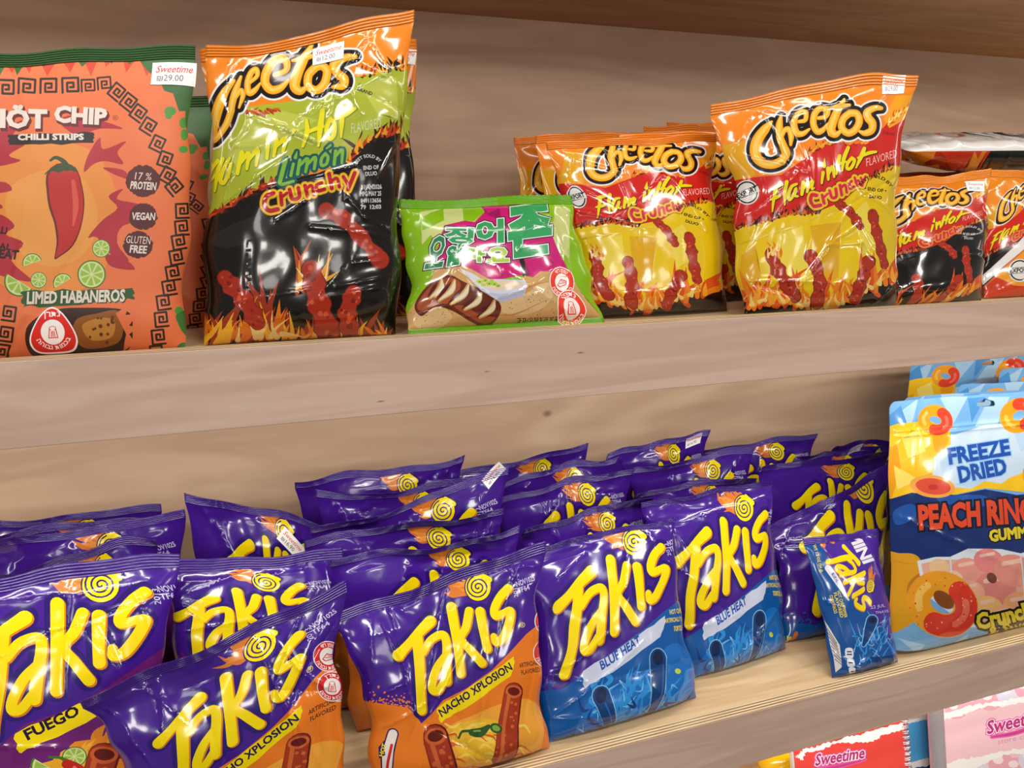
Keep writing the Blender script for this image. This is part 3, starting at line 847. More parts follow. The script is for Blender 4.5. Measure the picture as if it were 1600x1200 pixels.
def drop_hole(a):
    if 'HOLE' in a['inks']:
        k = a['inks'].index('HOLE'); a['F'] = a['F'][a['mi'] != k]; a['mi'] = a['mi'][a['mi'] != k]
        used = np.unique(a['F']); re = np.full(len(a['uv']), -1); re[used] = np.arange(len(used))
        a['uv'] = a['uv'][used]; a['F'] = re[a['F']]
        a['inks'] = [i if i != 'HOLE' else '#f6efee' for i in a['inks']]
    return a
def stick_px(bag, root, px, price, w, rot, name='price_sticker', label='white price sticker with red lettering'):
    c = bag.unprint(np.array([px], float))[0]
    return stick(bag, root, name, PRICE[price] if isinstance(price, str) else price, c, w, rot, label)
# ------------------------------------------------------------------ bags on the lower shelf
def quad(tl, tr, yt, blx, brx, yb, z, pinch):
    """corners of a bag standing at depth yb on a shelf of height z, its top at depth yt (left, right)"""
    yl, yr = yt if isinstance(yt, tuple) else (yt, yt)
    ybl, ybr = yb if isinstance(yb, tuple) else (yb, yb)
    TL, TR = at(*tl, yl), at(*tr, yr); BR, BL = foot(brx, ybr, z + .001), foot(blx, ybl, z + .001)
    c = (BL + BR) / 2; k = 1 / (1 - pinch)
    return [TL, TR, c + (BR - c) * k, c + (BL - c) * k]

def bag_from(tl, tr, yt, blx, brx, yb, z, pinch=0.15, **kw):
    return Bag(quad(tl, tr, yt, blx, brx, yb, z, pinch), pinch=pinch, **kw)

FL = FLOOR_L
nacho = bag_from((518, 958), (852, 843), .795, 588, 856, .728, FL, .17, Tf=.03, Tb=.03, seal=.06, seed=3, fold=.012, wave=.008, crease=12, rip=.009)
nacho_left = bag_from((128, 1088), (540, 908), .765, 218, 550, .726, FL, .17, Tf=.028, Tb=.028, seal=.06, seed=5, fold=.012, wave=.008, crease=12, rip=.009)
fuego = bag_from((-112, 912), (281, 861), .858, -70, 256, .79, FL, .14, Tf=.028, Tb=.03, seal=.06, seed=8, crease=9, wave=.004, rip=.009)
second = bag_from((256, 880), (536, 857), .888, 270, 522, .822, FL, .14, Tf=.026, Tb=.026, seal=.06, seed=9, crease=12, wave=.006, rip=.009)
blue_one = bag_from((806, 862), (1052, 806), .835, 850, 1088, (.737, .752), FL, .12, Tf=.028, Tb=.03, seal=.03, seed=11, fold=.008, fold_at=.9, crease=9, rip=.009)
blue_two = bag_from((998, 784), (1206, 750), .875, 1072, 1228, (.79, .807), FL, .1, Tf=.026, Tb=.026, seal=.03, seed=12, fold=.008, fold_at=.9, crease=9, rip=.009)
blue_three = bag_from((1202, 824), (1392, 725), .90, 1222, 1382, .82, FL, .1, Tf=.026, Tb=.026, seal=.055, seed=14, crease=9, wave=.008, rip=.009)

MARK = dict(
    nacho=dict(tl=(619, 1022), ts=(658, 1110), sp=(747, 917), st=(795, 921), kl=(755, 1038), tr=(676, 968), ab=(674, 1083), ib=(762, 1015), kt=(703, 946)),
    blue_one=dict(tl=(861, 944), ts=(898, 1054), sp=(992, 849), st=(1042, 855), kl=(978, 972)),
    blue_two=dict(tl=(1054, 872), ts=(1080, 979), sp=(1162, 797), st=(1199, 805), kl=(1158, 909)),
    blue_three=dict(tl=(1252, 848), ts=(1275, 957), sp=(1351, 772), st=(1385, 769), tr=(1301, 806)),
    fuego=dict(sp=(159, 920), st=(232, 916), kl=(136, 1064), ab=(19, 1108), tr=(40, 964), ib=(157, 1050)),
    nacho_left=dict(tl=(245, 1162), tr=(316, 1083), sp=(408, 1010), st=(466, 995), kl=(404, 1131), ib=(422, 1110)),
    second=dict(tl=(276, 962), tr=(337, 932), sp=(420, 909), st=(470, 916), kt=(364, 924)))
def logo_map(bag, key):
    d = MARK[key]; s = MARK['nacho']; ks = [k for k in d]
    return Map(nacho, [s[k] for k in ks], [d[k] for k in ks], bag)
MM = 1000
def takis_art(bag, key, style, line, extra, seed, step=4.2):
    mp = Map(nacho) if key == 'nacho' else logo_map(bag, key)
    own = []
    if key == 'nacho_left':
        f5 = lambda L: laid(L, C5, Map(bag))
        own = [(i, f5(l)) for i, l in warn_print((1338, 745), 62, 'שומן רווי', 'butter') + warn_print((1354, 868), 62, 'נתרן', 'salt')]
    return compile_art(bag.W * MM, bag.H * MM, PUR, takis_layers(style, mp, line, extra, seed) + own, vmax=1 - bag.seal, step=step, pleats=bag.lines + bag.cr)
ROWS = 'purple chip bags standing in rows on the lower shelf'
C5, C7, CZ = crop(0, 740, 2.609), crop(820, 660, 2.307), crop(1160, 660, 6.154)
def folds(bag, C, lines, h=1.2, w=2.6):
    bag.crease_px([(C(p), h, w) for p in lines])
folds(nacho, C6, [[(240, 650), (420, 640), (560, 530), (655, 475)], [(700, 505), (890, 500)], [(660, 480), (720, 560)], [(340, 945), (430, 905), (470, 1010)], [(520, 1010), (640, 760)], [(350, 700), (430, 860)]])
folds(nacho_left, C5, [[(420, 915), (560, 790), (700, 735), (900, 660)], [(650, 735), (730, 765)], [(545, 800), (600, 860)], [(430, 960), (620, 1200)], [(1000, 640), (1200, 560)]])
folds(blue_one, C7, [[(80, 905), (180, 865), (290, 765)], [(90, 910), (220, 935)], [(60, 480), (240, 430), (360, 400)], [(120, 560), (220, 470)], [(420, 1060), (600, 960)]])
folds(blue_two, C7, [[(530, 370), (640, 335), (760, 300), (870, 265)], [(540, 400), (570, 530)], [(540, 390), (600, 470)]])
folds(blue_three, CZ, [[(430, 960), (560, 860), (780, 800), (1080, 665)], [(690, 860), (790, 880), (900, 800)], [(440, 1000), (620, 960)]])
folds(fuego, C5, [[(0, 520), (120, 500), (330, 490), (600, 440)], [(200, 640), (420, 600)], [(560, 480), (620, 640)]])
folds(second, C5, [[(680, 520), (760, 440), (900, 430)], [(1050, 420), (1240, 380)], [(700, 560), (720, 680)]])
NX, BX, FX = nacho_extra(), blue_extra(), fuego_extra()
for bag, key, style, line, ex, lab in (
    (nacho, 'nacho', 'nacho', LINE_N, NX, 'purple and orange chip bag standing upright just left of the blue ones'),
    (nacho_left, 'nacho_left', 'nacho', LINE_N, NX, 'orange and purple chip bag tipped to the left, overlapping the leftmost bag with limes'),
    (fuego, 'fuego', 'fuego', LINE_F, FX, 'leftmost front purple chip bag, printed with limes and a red chilli'),
    (second, 'second', 'fuego', LINE_F, FX, 'purple chip bag half hidden behind the tipped orange bag, right of the lime one'),
    (blue_one, 'blue_one', 'blue', LINE_B, BX, 'purple and blue chip bag nearest the shelf edge, right of the upright orange bag'),
    (blue_two, 'blue_two', 'blue', LINE_B, BX, 'purple and blue chip bag set back, middle one of the three large blue bags'),
    (blue_three, 'blue_three', 'blue', LINE_B, BX, 'purple and blue chip bag directly behind the small tilted mini bag')):
    build_bag(bag, takis_art(bag, key, style, line, ex, len(key)), lab, group=ROWS, ribs=5)
# ------------------------------------------------------------------ the rows behind: only their tops show
TOPS = [compile_art(250, 330, PUR, takis_layers(st, Map(nacho), ln, ([], []), sd, full=False), vmax=.955, step=7) for st, ln, sd in (('fuego', LINE_F, 0), ('nacho', LINE_N, 20), ('blue', LINE_B, 40))]
REAR = [   # top left, top right (picture), depth, bow, label
    ((-10, 902), (246, 836), .925, .03, 'purple chip bag directly behind the leftmost bag with limes, flame half showing'),
    ((-72, 852), (290, 797), .97, .0, 'purple chip bag second behind the leftmost bag with limes, small flame and two yellow marks'),
    ((-92, 838), (262, 806), 1.015, .01, 'purple chip bag third behind the leftmost bag with limes, top edge only'),
    ((-95, 824), (252, 790), 1.06, .02, 'rearmost purple chip bag behind the leftmost bag with limes, against the back panel'),
    ((288, 769), (505, 822), .96, .03, 'purple chip bag with a white price label stuck over its yellow spiral'),
    ((514, 873), (812, 823), .845, .0, 'purple chip bag directly behind the upright orange bag'),
    ((474, 840), (786, 791), .895, .0, 'purple chip bag second behind the upright orange bag'),
    ((484, 822), (792, 728), .935, -.02, 'purple chip bag third behind the upright orange bag, price label at right corner'),
    ((492, 767), (742, 744), .99, -.02, 'purple chip bag fourth behind the upright orange bag, dented top edge'),
    ((459, 746), (722, 709), 1.045, -.02, 'rearmost purple chip bag behind the upright orange bag, against the back panel'),
    ((812, 823), (1014, 772), .885, .0, 'purple chip bag directly behind the nearest blue bag'),
    ((772, 774), (987, 727), .95, .0, 'purple chip bag second behind the nearest blue bag'),
    ((768, 750), (962, 710), .995, .01, 'purple chip bag third behind the nearest blue bag'),
    ((700, 737), (918, 692), 1.08, .0, 'rearmost purple chip bag behind the nearest blue bag'),
    ((984, 768), (1176, 742), .925, .01, 'purple chip bag directly behind the middle blue bag'),
    ((983, 733), (1176, 699), .98, .02, 'purple chip bag second behind the middle blue bag, crumpled shiny corner'),
    ((945, 708), (1104, 673), 1.04, .02, 'rearmost purple chip bag behind the middle blue bag, price label at its corner'),
    ((1088, 702), (1273, 677), 1.06, .01, 'purple chip bag at the back panel with its right top corner standing clear'),
    ((1183, 729), (1388, 703), .945, .0, 'purple chip bag right behind the blue bag with the mini bag in front'),
    ((1236, 714), (1366, 695), 1.0, .01, 'purple chip bag with a small price label on its top seal, near the gummy pouch'),
    ((1296, 693), (1404, 689), 1.09, .02, 'rearmost purple chip bag, half hidden behind the gummy pouch'),
]
REARBAG = []
for k, (tl, tr, Y, bow, lab) in enumerate(REAR):
    a, b = at(*tl, Y + .012), at(*tr, Y + .012); w = np.linalg.norm(b - a)
    c = (a + b) / 2; zf = FL + .001; dx = (b - a)[:2] / np.linalg.norm((b - a)[:2])
    if w < .2:       # the near end is hidden: the bag is wider than what shows
        w2 = .19
        if k in (4,): b = a + (b - a) * w2 / w
        c = (a + b) / 2; w = np.linalg.norm(b - a)
    BLc = np.array([c[0] - w / 2, Y - .012, zf]); BRc = np.array([c[0] + w / 2, Y - .012, zf])
    bg_ = Bag([a, b, BRc, BLc], Tf=.018, Tb=.018, seal=.045, seed=40 + k, crease=12, amp=1.2, pinch=.12, wave=.006, fold=.012, fold_at=.9, rip=.012, bow=bow, top=.42)
    REARBAG.append((bg_, build_bag(bg_, TOPS[0 if k < 5 else 1 if k < 10 else 2], lab, group=ROWS, ribs=5)))
for k, px, pr, w, rot in ((4, (455, 849), '₪16.90', .036, -38), (7, (771, 741), '₪16.90', .03, 40), (16, (1083, 688), '₪16.90', .03, 4), (19, (1335, 701), '₪16.90', .026, 2)):
    stick_px(REARBAG[k][0], REARBAG[k][1], px, pr, w, rot)

# the small tilted bag at the shelf edge
CM = crop(1200, 760, 3.75)
mini = bag_from((1256, 842), (1370, 826), .795, 1302, 1403, .727, FL, .08, Tf=.016, Tb=.018, seal=.05, seed=31, crease=10, amp=.8, bottom=.1, top=.35)
def mini_art():
    mp = Map(mini); F = lambda L: laid(L, CM, mp); out = []
    out.append(('#12539e', F([poly([(190, 270), (300, 285), (335, 400), (440, 590), (520, 690), (610, 740), (700, 880), (780, 960), (780, 1120), (360, 1200), (250, 700)])])))
    r = np.random.RandomState(3)
    out.append(('#2f8fe0', F([stroke([(x, y), (x + r.uniform(-30, 30), y + r.uniform(-50, 20)), (x + r.uniform(-50, 50), y + r.uniform(-110, 10))], [2, 11, 1]) for x, y in zip(r.uniform(500, 740, 34), r.uniform(800, 1080, 34))])))
    out.append(('#9ed2f6', F([stroke([(x, y), (x + r.uniform(-20, 20), y + r.uniform(-40, 20)), (x + r.uniform(-40, 40), y + r.uniform(-80, 10))], [1.5, 4, 1]) for x, y in zip(r.uniform(500, 740, 22), r.uniform(800, 1080, 22))])))
    out.append(('#8fc8f0', F([stroke([(610, 785), (590, 850), (560, 930)], [72, 60, 26])]))); out.append(('#0f3f7e', F([stroke([(610, 785), (590, 850), (560, 930)], [62, 50, 18]), poly([(590, 1000), (740, 985), (748, 1040), (640, 1050)])]))); out.append(('#0a2248', F([disc((612, 785), 22, 18)])))
    lm = Map(nacho, [(658, 1110), (619, 1022), (795, 921), (747, 917), (755, 1038)], CM([(345, 412), (462, 366), (618, 668), (580, 578), (462, 668)]), mini)
    for ink, loops in takis_top(0):
        if ink not in ('#2b1470',): out.append((ink, laid(loops, C6, lm)))
    out.append(('#e4e6f2', F([stroke([(352, 478), (410, 560), (470, 665)], [36, 36, 10])]))); out.append(('#1d4fb0', F(text('BLUE HEAT', (372, 512), 22, -60, fat=.04, width=80))))
    out.append(('#e9e7f4', F(text('MINI', (466, 286), 86, -60, .2, fat=.05, width=190))))
    out.append((YEL, F(text('HOT CHILI PEPPER', (404, 616), 26, -74, fat=.02, width=160) + text('FLAVORED', (384, 626), 26, -74, fat=.02, width=150) + text('CORN SNACKS', (360, 640), 26, -74, fat=.02, width=110) + text('NET WT 1.2 OZ (34 g)', (250, 300), 26, -74, fat=.02, width=210))))
    out.append(('#e87a24', F([stroke([(320, 300), (322, 340)], 20), disc((322, 342), 16), stroke([(350, 318), (385, 330)], 14)])))
    out.append(('#cfc8e8', F(text('22 JUL', (600, 718), 26, 8, width=90) + text('TF64 05', (628, 748), 22, 8, width=80))))
    out.append(('#e6e4e0', F([poly([(326, 780), (360, 830), (420, 930), (430, 1060), (396, 1090), (384, 1000)])])))
    out.append(('#807c84', F([stroke([(344 + 7 * k, 830 + 26 * k), (404 + 4 * k, 920 + 18 * k)], 5) for k in range(8)])))
    out.append(('#e9ecf6', F([blob([(452, 950), (492, 950), (498, 1000), (456, 1004)]), blob([(460, 1012), (498, 1012), (502, 1052), (466, 1054)]), blob([(470, 1064), (504, 1062), (506, 1108), (480, 1106)])])))
    out.append(('#141c3c', F([stroke([(462, 968), (486, 968)], 7), stroke([(462, 984), (488, 984)], 7), stroke([(470, 1032), (494, 1032)], 7), stroke([(482, 1084), (498, 1084)], 7)])))
    return compile_art(mini.W * MM, mini.H * MM, '#4c2a9c', out, vmax=1 - mini.seal, step=3.5, pleats=mini.lines + mini.cr)
build_bag(mini, mini_art(), 'small purple and blue mini chip bag tilted to the left at the lower shelf edge', group=None, ribs=4)

# gummy pouches
CP = crop(1160, 540, 1.818)
peach = bag_from((1389, 628), (1672, 606), .81, 1392, 1672, .737, FL, .0, Tf=.028, Tb=.03, seal=0.0, seed=22, crease=5, amp=.7, gather=.3, wave=.002, bottom=.3, top=.8, ragged=.004, rip=.001)
# the press-to-close ridges run below the slot
for vz in (.885, .865):
    peach.lines.append((np.array([0.02, vz]) * (peach.W, peach.H), np.array([.98, vz]) * (peach.W, peach.H), .0016, .0022))
def ringc(c, r, rot, F, red='#e2452a', org='#f2a21c', sq=.8):
    t = np.linspace(0, 2 * math.pi, 25)[:-1]
    def ring_part(a0, a1, w):
        tt = np.linspace(a0, a1, 12); P = np.column_stack([r * .68 * np.cos(tt), r * .68 * sq * np.sin(tt)])
        R_ = np.array([[math.cos(rot), math.sin(rot)], [-math.sin(rot), math.cos(rot)]]); return stroke(P @ R_ + np.array(c), w, 0, 2)
    return [(org, F([ring_part(0, 2 * math.pi, r * .66)])), (red, F([ring_part(-1.2, 1.5, r * .6)])), ('#f6c455', F([ring_part(2.4, 3.6, r * .2)])), ('#f2705a', F([ring_part(-.7, .6, r * .18)]))]
def peach_art():
    mp = Map(peach); F = lambda L: laid(L, CP, mp); o = []
    r = np.random.RandomState(12)
    o.append(('#acd2f0', F([poly([(430, 200), (500, 150), (470, 250)]), poly([(560, 145), (640, 145), (600, 220)]), poly([(700, 145), (760, 145), (720, 230), (660, 230)]), poly([(840, 150), (900, 150), (860, 240)]), poly([(430, 810), (520, 840), (470, 870)]), poly([(560, 850), (650, 830), (640, 880)]), poly([(700, 850), (790, 830), (800, 880)])])))
    o.append(('#4f96d8', F([poly([(415, 200), (450, 170), (470, 230), (420, 250)]), poly([(640, 150), (690, 145), (650, 220)]), poly([(480, 850), (560, 820), (560, 880)]), poly([(414, 800), (450, 790), (460, 840), (414, 840)])])))
    o.append(('#f6c51e', F([poly([(395, 238), (440, 222), (530, 212), (590, 245), (590, 285), (552, 312), (548, 400), (480, 424), (395, 450)]), poly([(690, 230), (960, 215), (960, 430), (690, 405), (600, 424), (560, 415)])])))
    o.append(('#f0a312', F([poly([(395, 300), (440, 280), (450, 350), (420, 440), (395, 450)]), poly([(480, 380), (540, 360), (520, 420)]), blob([(540, 240), (585, 255), (575, 290), (548, 300)])])))
    o.append(('#fae06a', F([poly([(450, 260), (500, 235), (520, 300), (470, 320)]), poly([(430, 340), (500, 380), (440, 410)])])))
    o.append(('#0f2d70', F([poly([(395, 446), (480, 418), (610, 424), (690, 408), (780, 424), (960, 400), (960, 640), (395, 610)])])))
    o.append(('#1d55a8', F([blob([(430, 470), (480, 450), (500, 480), (440, 510)]), blob([(560, 430), (680, 425), (700, 455), (580, 450)]), blob([(800, 440), (900, 430), (900, 480), (820, 470)])])))
    o.append(('#c8def2', F([poly([(540, 375), (544, 318), (592, 280), (592, 256), (700, 222), (850, 222), (870, 300), (840, 345), (760, 375), (735, 392), (690, 385), (650, 406), (560, 400)])])))
    o.append(('#b5d3ee', F([poly([(560, 330), (600, 300), (640, 300), (570, 380)]), poly([(770, 240), (850, 232), (850, 290), (790, 300)]), poly([(600, 395), (720, 350), (690, 385), (650, 404)])])))
    fr = text('FREEZE', (590, 336), 62, 9, fat=.045, width=172) + text('DRIED', (620, 388), 62, 11, fat=.045, width=134)
    o.append(('#8fc4f2', F(offset_loops(fr, 3)))); o.append(('#1b4fae', F(fr)))
    for c, rr, rot in (((548, 212), 50, .3), ((785, 198), 56, -.5), ((842, 372), 52, 1.2)): o += ringc(c, rr, rot, F)
    o.append(('#f0a84a', F([disc((540, 400), 64, 32, rot=.12)]))); o.append(('#e0523a', F([disc((542, 400), 50, 23, rot=.12)]))); o.append(('#c93a34', F([disc((542, 402), 14, 8)])))
    pr = text('PEACH RINGS', (505, 520), 92, 4, fat=.05, width=352)
    o.append(('#0a0f24', F(offset_loops(pr, 6)))); o.append(('#e24a28', F(pr)))
    gm = text('GUMMIES', (704, 556), 44, 7, fat=.05, width=150); o.append(('#0a0f24', F(offset_loops(gm, 4)))); o.append(('#e8d429', F(gm)))
    o.append(('#7ab2e2', F([poly([(380, 790), (640, 800), (960, 760), (960, 920), (380, 920)])])))
    o.append(('#acd2f0', F([poly([(440, 830), (520, 850), (490, 875)]), poly([(560, 860), (640, 820), (650, 880)])]))); 
    o.append(('#e3a11c', F([blob([(395, 605), (450, 590), (500, 600), (520, 660), (500, 740), (480, 790), (395, 806)])]))); o.append(('#c47a1c', F([blob([(470, 680), (520, 650), (520, 780), (480, 770)])])))
    o.append(('#dfe8f4', F([poly([(497, 612), (548, 600), (590, 600), (640, 576), (735, 578), (790, 590), (840, 575), (890, 600), (885, 760), (860, 800), (640, 800), (510, 700)])])))
    o.append(('#e8b095', F([poly([(508, 620), (552, 610), (592, 608), (735, 605), (790, 602), (840, 592), (875, 620), (872, 756), (850, 790), (650, 790), (520, 690)])])))
    for c, rr, col in (((560, 630), 30, '#f0c690'), ((640, 640), 46, '#ee9d8c'), ((700, 612), 44, '#e98888'), ((720, 690), 60, '#e58a80'), ((770, 640), 58, '#ea9486'), ((650, 700), 40, '#f2ae90'), ((700, 745), 42, '#f0bd72'), ((790, 740), 50, '#f0a878'), ((830, 660), 50, '#ee9f88'), ((600, 660), 26, '#f0c8a0'), ((745, 770), 40, '#f2b47c')):
        o.append((col, F([disc(c, rr, rr * .8, 18, .3)]))); o.append(('#f4c6b2', F([stroke([np.array(c) + (-rr * .5, -rr * .35), np.array(c) + (rr * .3, -rr * .5)], rr * .22)])))
    o.append(('#7a4238', F([disc((708, 660), 17, 13, rot=.8)]))); o.append(('#b0524a', F([disc((600, 675), 9, 12)])))
    o.append(('#d6dfe8', F([stroke([(590, 602), (594, 650), (592, 700)], 5), stroke([(790, 600), (794, 780)], 4)])))
    o += ringc((568, 735), 104, .5, F, '#df3a24', '#eea01e', .82)
    o.append(('#8a4a1c', F([disc((572, 722), 34, 20, rot=.7)])))
    for i in range(60):
        a = r.uniform(0, 6.28); rr = r.uniform(58, 98); o.append(('#f6b07a' if i % 2 else '#c9301e', F([disc((568 + rr * math.cos(a), 735 + .82 * rr * math.sin(a)), r.uniform(1.5, 3), n=6)])))
    cr = text('Crunchy', (672, 806), 62, 13, fat=.05, width=180) + text('& Sweet', (706, 832), 46, 13, fat=.04, width=150)
    o.append(('#141210', F(offset_loops(cr, 7)))); o.append(('#efd62a', F(cr)))
    # hanging slot and rounded corners are cut right through
    uvp = lambda P: [np.asarray(P, float)]
    W, H = peach.W, peach.H
    slot = project(peach.front(np.array([.5]), np.array([.965]), rough=False))[0]
    def mm(P): return [ccw(np.asarray(P, float) / np.array([W * 1000, H * 1000]))]
    Wm, Hm = W * 1000, H * 1000
    hx, hy = Wm * .5, Hm * .962
    o.append(('HOLE', mm(np.concatenate([disc((hx + 14, hy), 4, n=16)[np.r_[12:16, 0:5]], disc((hx, hy + 2), 6, n=16)[2:7], disc((hx - 14, hy), 4, n=16)[4:13]]))))
    def corner(cx, cy, sx, sy, rr, ry=None):
        t = np.linspace(0, math.pi / 2, 9); ry = ry or rr
        arc = np.column_stack([cx - sx * rr + sx * rr * np.cos(t), cy - sy * ry + sy * ry * np.sin(t)])
        return np.concatenate([arc, [[cx + sx * 5, cy + sy * ry * 0 + sy * 5]]]) if True else arc
    for cx, sx in ((0, -1), (Wm, 1)):
        P = corner(cx, Hm, sx, 1, 13); P = np.concatenate([P[:-1], [[P[-2][0], Hm + 5], [cx + sx * 5, Hm + 5], [cx + sx * 5, P[0][1]]]]); o.append(('HOLE', mm(P)))
        P = corner(cx, 0, sx, -1, Wm * .38, 16); P = np.concatenate([P[:-1], [[P[-2][0], -5], [cx + sx * 5, -5], [cx + sx * 5, P[0][1]]]]); o.append(('HOLE', mm(P)))
    return compile_art(peach.W * MM, peach.H * MM, '#76b0e6', o, step=5, pleats=peach.lines + peach.cr)
PA = peach_art()
GP = 'freeze dried gummy pouches'
build_bag(peach, PA, 'blue and yellow peach ring gummy pouch, front one on the lower shelf', 'snack_pouch', 'gummy pouch', GP)
for tl, tr, yt, yb, lab in (
    ((1408, 621), (1640, 606), .872, .855, 'gummy pouch just behind the front peach ring pouch, only its top left corner showing'),
    ((1497, 601), (1735, 588), .93, .915, 'gummy pouch set to the right in the pouch pile, hanging slot visible'),
    ((1563, 578), (1790, 560), .985, .97, 'gummy pouch at the right picture edge behind the pouch with the visible slot'),
    ((1424, 568), (1650, 546), 1.045, 1.03, 'rearmost gummy pouch, standing against the back panel below the upper fascia')):
    a, b = at(*tl, yt), at(*tr, yt)
    pb = Bag([a, b, np.array([b[0], yb, FL + .001]), np.array([a[0], yb, FL + .001])], Tf=.018, Tb=.018, seal=0, seed=len(lab), crease=6, amp=.8, pinch=0, bottom=.3, top=.8, ragged=.004, rip=.001)
    build_bag(pb, PA, lab, 'snack_pouch', 'gummy pouch', GP)
# ------------------------------------------------------------------ bags on the upper shelf
FU = FLOOR_U
CA, CB, CC, CD, CE, CF = crop(1160, 130, 6.667), crop(310, 40, 5), crop(1190, 220, 6.957), crop(310, 160, 5), crop(880, 200, 6.4), crop(1380, 270, 5.4545)
C1, C2, C3, C4 = crop(0, 50, 2.1818), crop(300, 0, 2.1417), crop(640, 300, 5), crop(1080, 100, 3)
UPG = 'orange topped chip bags on the upper shelf'

hot = bag_from((-112, 84), (306, 71), .80, -92, 289, .745, FU, .03, Tf=.026, Tb=.03, seal=.045, seed=61, crease=8, amp=.8, gather=.6, wave=.003)
limon = bag_from((322, 76), (646, 15), .80, 316, 619, .758, FU, .09, Tf=.034, Tb=.03, seal=.035, seed=62, crease=14, fold=.006, wave=.004, bow=-.02)
squid = bag_from((622, 312), (890, 305), (.80, .80), 640, 944, (.735, .745), FU, .07, Tf=.026, Tb=.026, seal=.07, bseal=.05, seed=63, crease=8, top=.38, bottom=.3, wave=.003)
flam_r = bag_from((1106, 168), (1430, 118), .80, 1158, 1397, .738, FU, .17, Tf=.03, Tb=.03, seal=.045, seed=64, crease=14, fold=.01, bow=.03)
flam_l = bag_from((852, 226), (1118, 210), (.832, .832), 906, 1137, .785, FU, .12, Tf=.03, Tb=.026, seal=.04, seed=65, crease=12, bow=.01)
black = bag_from((1378, 276), (1548, 262), .835, 1386, 1531, .755, FU, .05, Tf=.026, Tb=.024, seal=.07, seed=66, crease=10, bow=-.03)
right = bag_from((1535, 262), (1735, 285), .855, 1534, 1724, .768, FU, .06, Tf=.024, Tb=.024, seal=.06, seed=67, crease=9)

folds(limon, CB, [[(380, 600), (375, 800), (280, 930)], [(420, 670), (680, 790), (900, 900)], [(450, 735), (930, 915)], [(1130, 430), (1200, 540), (1270, 690)], [(1050, 350), (1070, 560), (1030, 700)], [(860, 480), (1000, 640)]], 1.3, 2.4)
folds(limon, CD, [[(290, 345), (500, 340)], [(300, 380), (260, 560), (200, 765)], [(700, 410), (450, 580), (210, 775)], [(550, 665), (1230, 490)], [(540, 740), (1100, 645)], [(830, 775), (610, 915)], [(1140, 650), (1165, 745), (1300, 900), (1500, 1000)]], 1.2, 2.4)
folds(limon, C2, [[(400, 760), (640, 790)], [(480, 960), (650, 925)], [(430, 1000), (640, 960)], [(540, 880), (640, 870)], [(240, 1080), (330, 1050)]], 1.2, 2.4)
folds(flam_l, CE, [[(340, 970), (560, 860), (1000, 475), (1100, 520), (1430, 1010)], [(170, 340), (560, 440), (900, 190)], [(1290, 250), (1150, 400)]], 1.5, 2.6)
folds(flam_l, C3, [[(980, 520), (975, 700), (960, 960)], [(1180, 640), (1420, 540)], [(860, 660), (1300, 635)], [(1420, 690), (1500, 920)], [(960, 560), (1100, 480)]], 1.4, 2.6)
folds(flam_r, CA, [[(0, 290), (250, 285), (500, 325), (1000, 225), (1350, 90)], [(230, 380), (300, 700)], [(60, 755), (400, 825), (690, 920)], [(1400, 240), (1560, 60)]], 1.4, 2.6)
folds(flam_r, C4, [[(640, 850), (790, 745), (860, 860)], [(640, 850), (800, 835), (960, 1080)], [(330, 520), (350, 640)], [(640, 870), (560, 980)], [(740, 560), (960, 730)], [(240, 900), (300, 760)]], 1.4, 2.6)
folds(squid, C3, [[(370, 590), (660, 840), (900, 760), (1120, 600)], [(360, 570), (190, 820)], [(920, 110), (1060, 260), (900, 300), (850, 460)], [(60, 960), (330, 880)], [(900, 820), (1010, 800)]], 1.3, 2.4)
folds(black, CF, [[(110, 125), (420, 140), (560, 150)], [(350, 130), (460, 100)], [(660, 560), (860, 520)]], 1.3, 2.4)
# the four letter-brush words: a yellow logo and three flavour words
CHEE = [([(305, 400), (240, 470), (155, 600), (140, 740), (200, 825), (300, 850), (390, 820), (440, 770)], [24, 80, 105, 105, 85, 80, 84, 70]),
        ([(402, 350), (385, 440), (385, 560), (425, 660), (452, 730), (425, 780)], [34, 74, 80, 84, 90, 80]),
        ([(400, 560), (440, 490), (490, 480), (512, 540), (505, 640)], [50, 50, 60, 62, 30]),
        ([(590, 400), (650, 385), (655, 315), (605, 300), (552, 350), (545, 440), (575, 515), (630, 525), (695, 480)], [34, 44, 50, 50, 56, 60, 60, 54, 24]),
        ([(790, 365), (872, 345), (888, 280), (815, 262), (750, 320), (735, 420), (775, 500), (835, 490), (895, 420)], [36, 46, 56, 58, 66, 66, 64, 54, 24]),
        ([(1055, 170), (1005, 260), (955, 370), (925, 480), (965, 535), (1020, 500)], [26, 70, 80, 80, 66, 30]),
        ([(915, 262), (1000, 240), (1115, 228)], [24, 46, 30]),
        ([(1120, 310), (1050, 370), (1030, 460), (1090, 520), (1170, 490), (1222, 400), (1195, 318), (1120, 310)], 72),
        ([(1445, 262), (1370, 262), (1300, 300), (1310, 360), (1352, 420), (1345, 490), (1280, 520), (1225, 500)], [40, 60, 70, 74, 74, 70, 60, 28])]
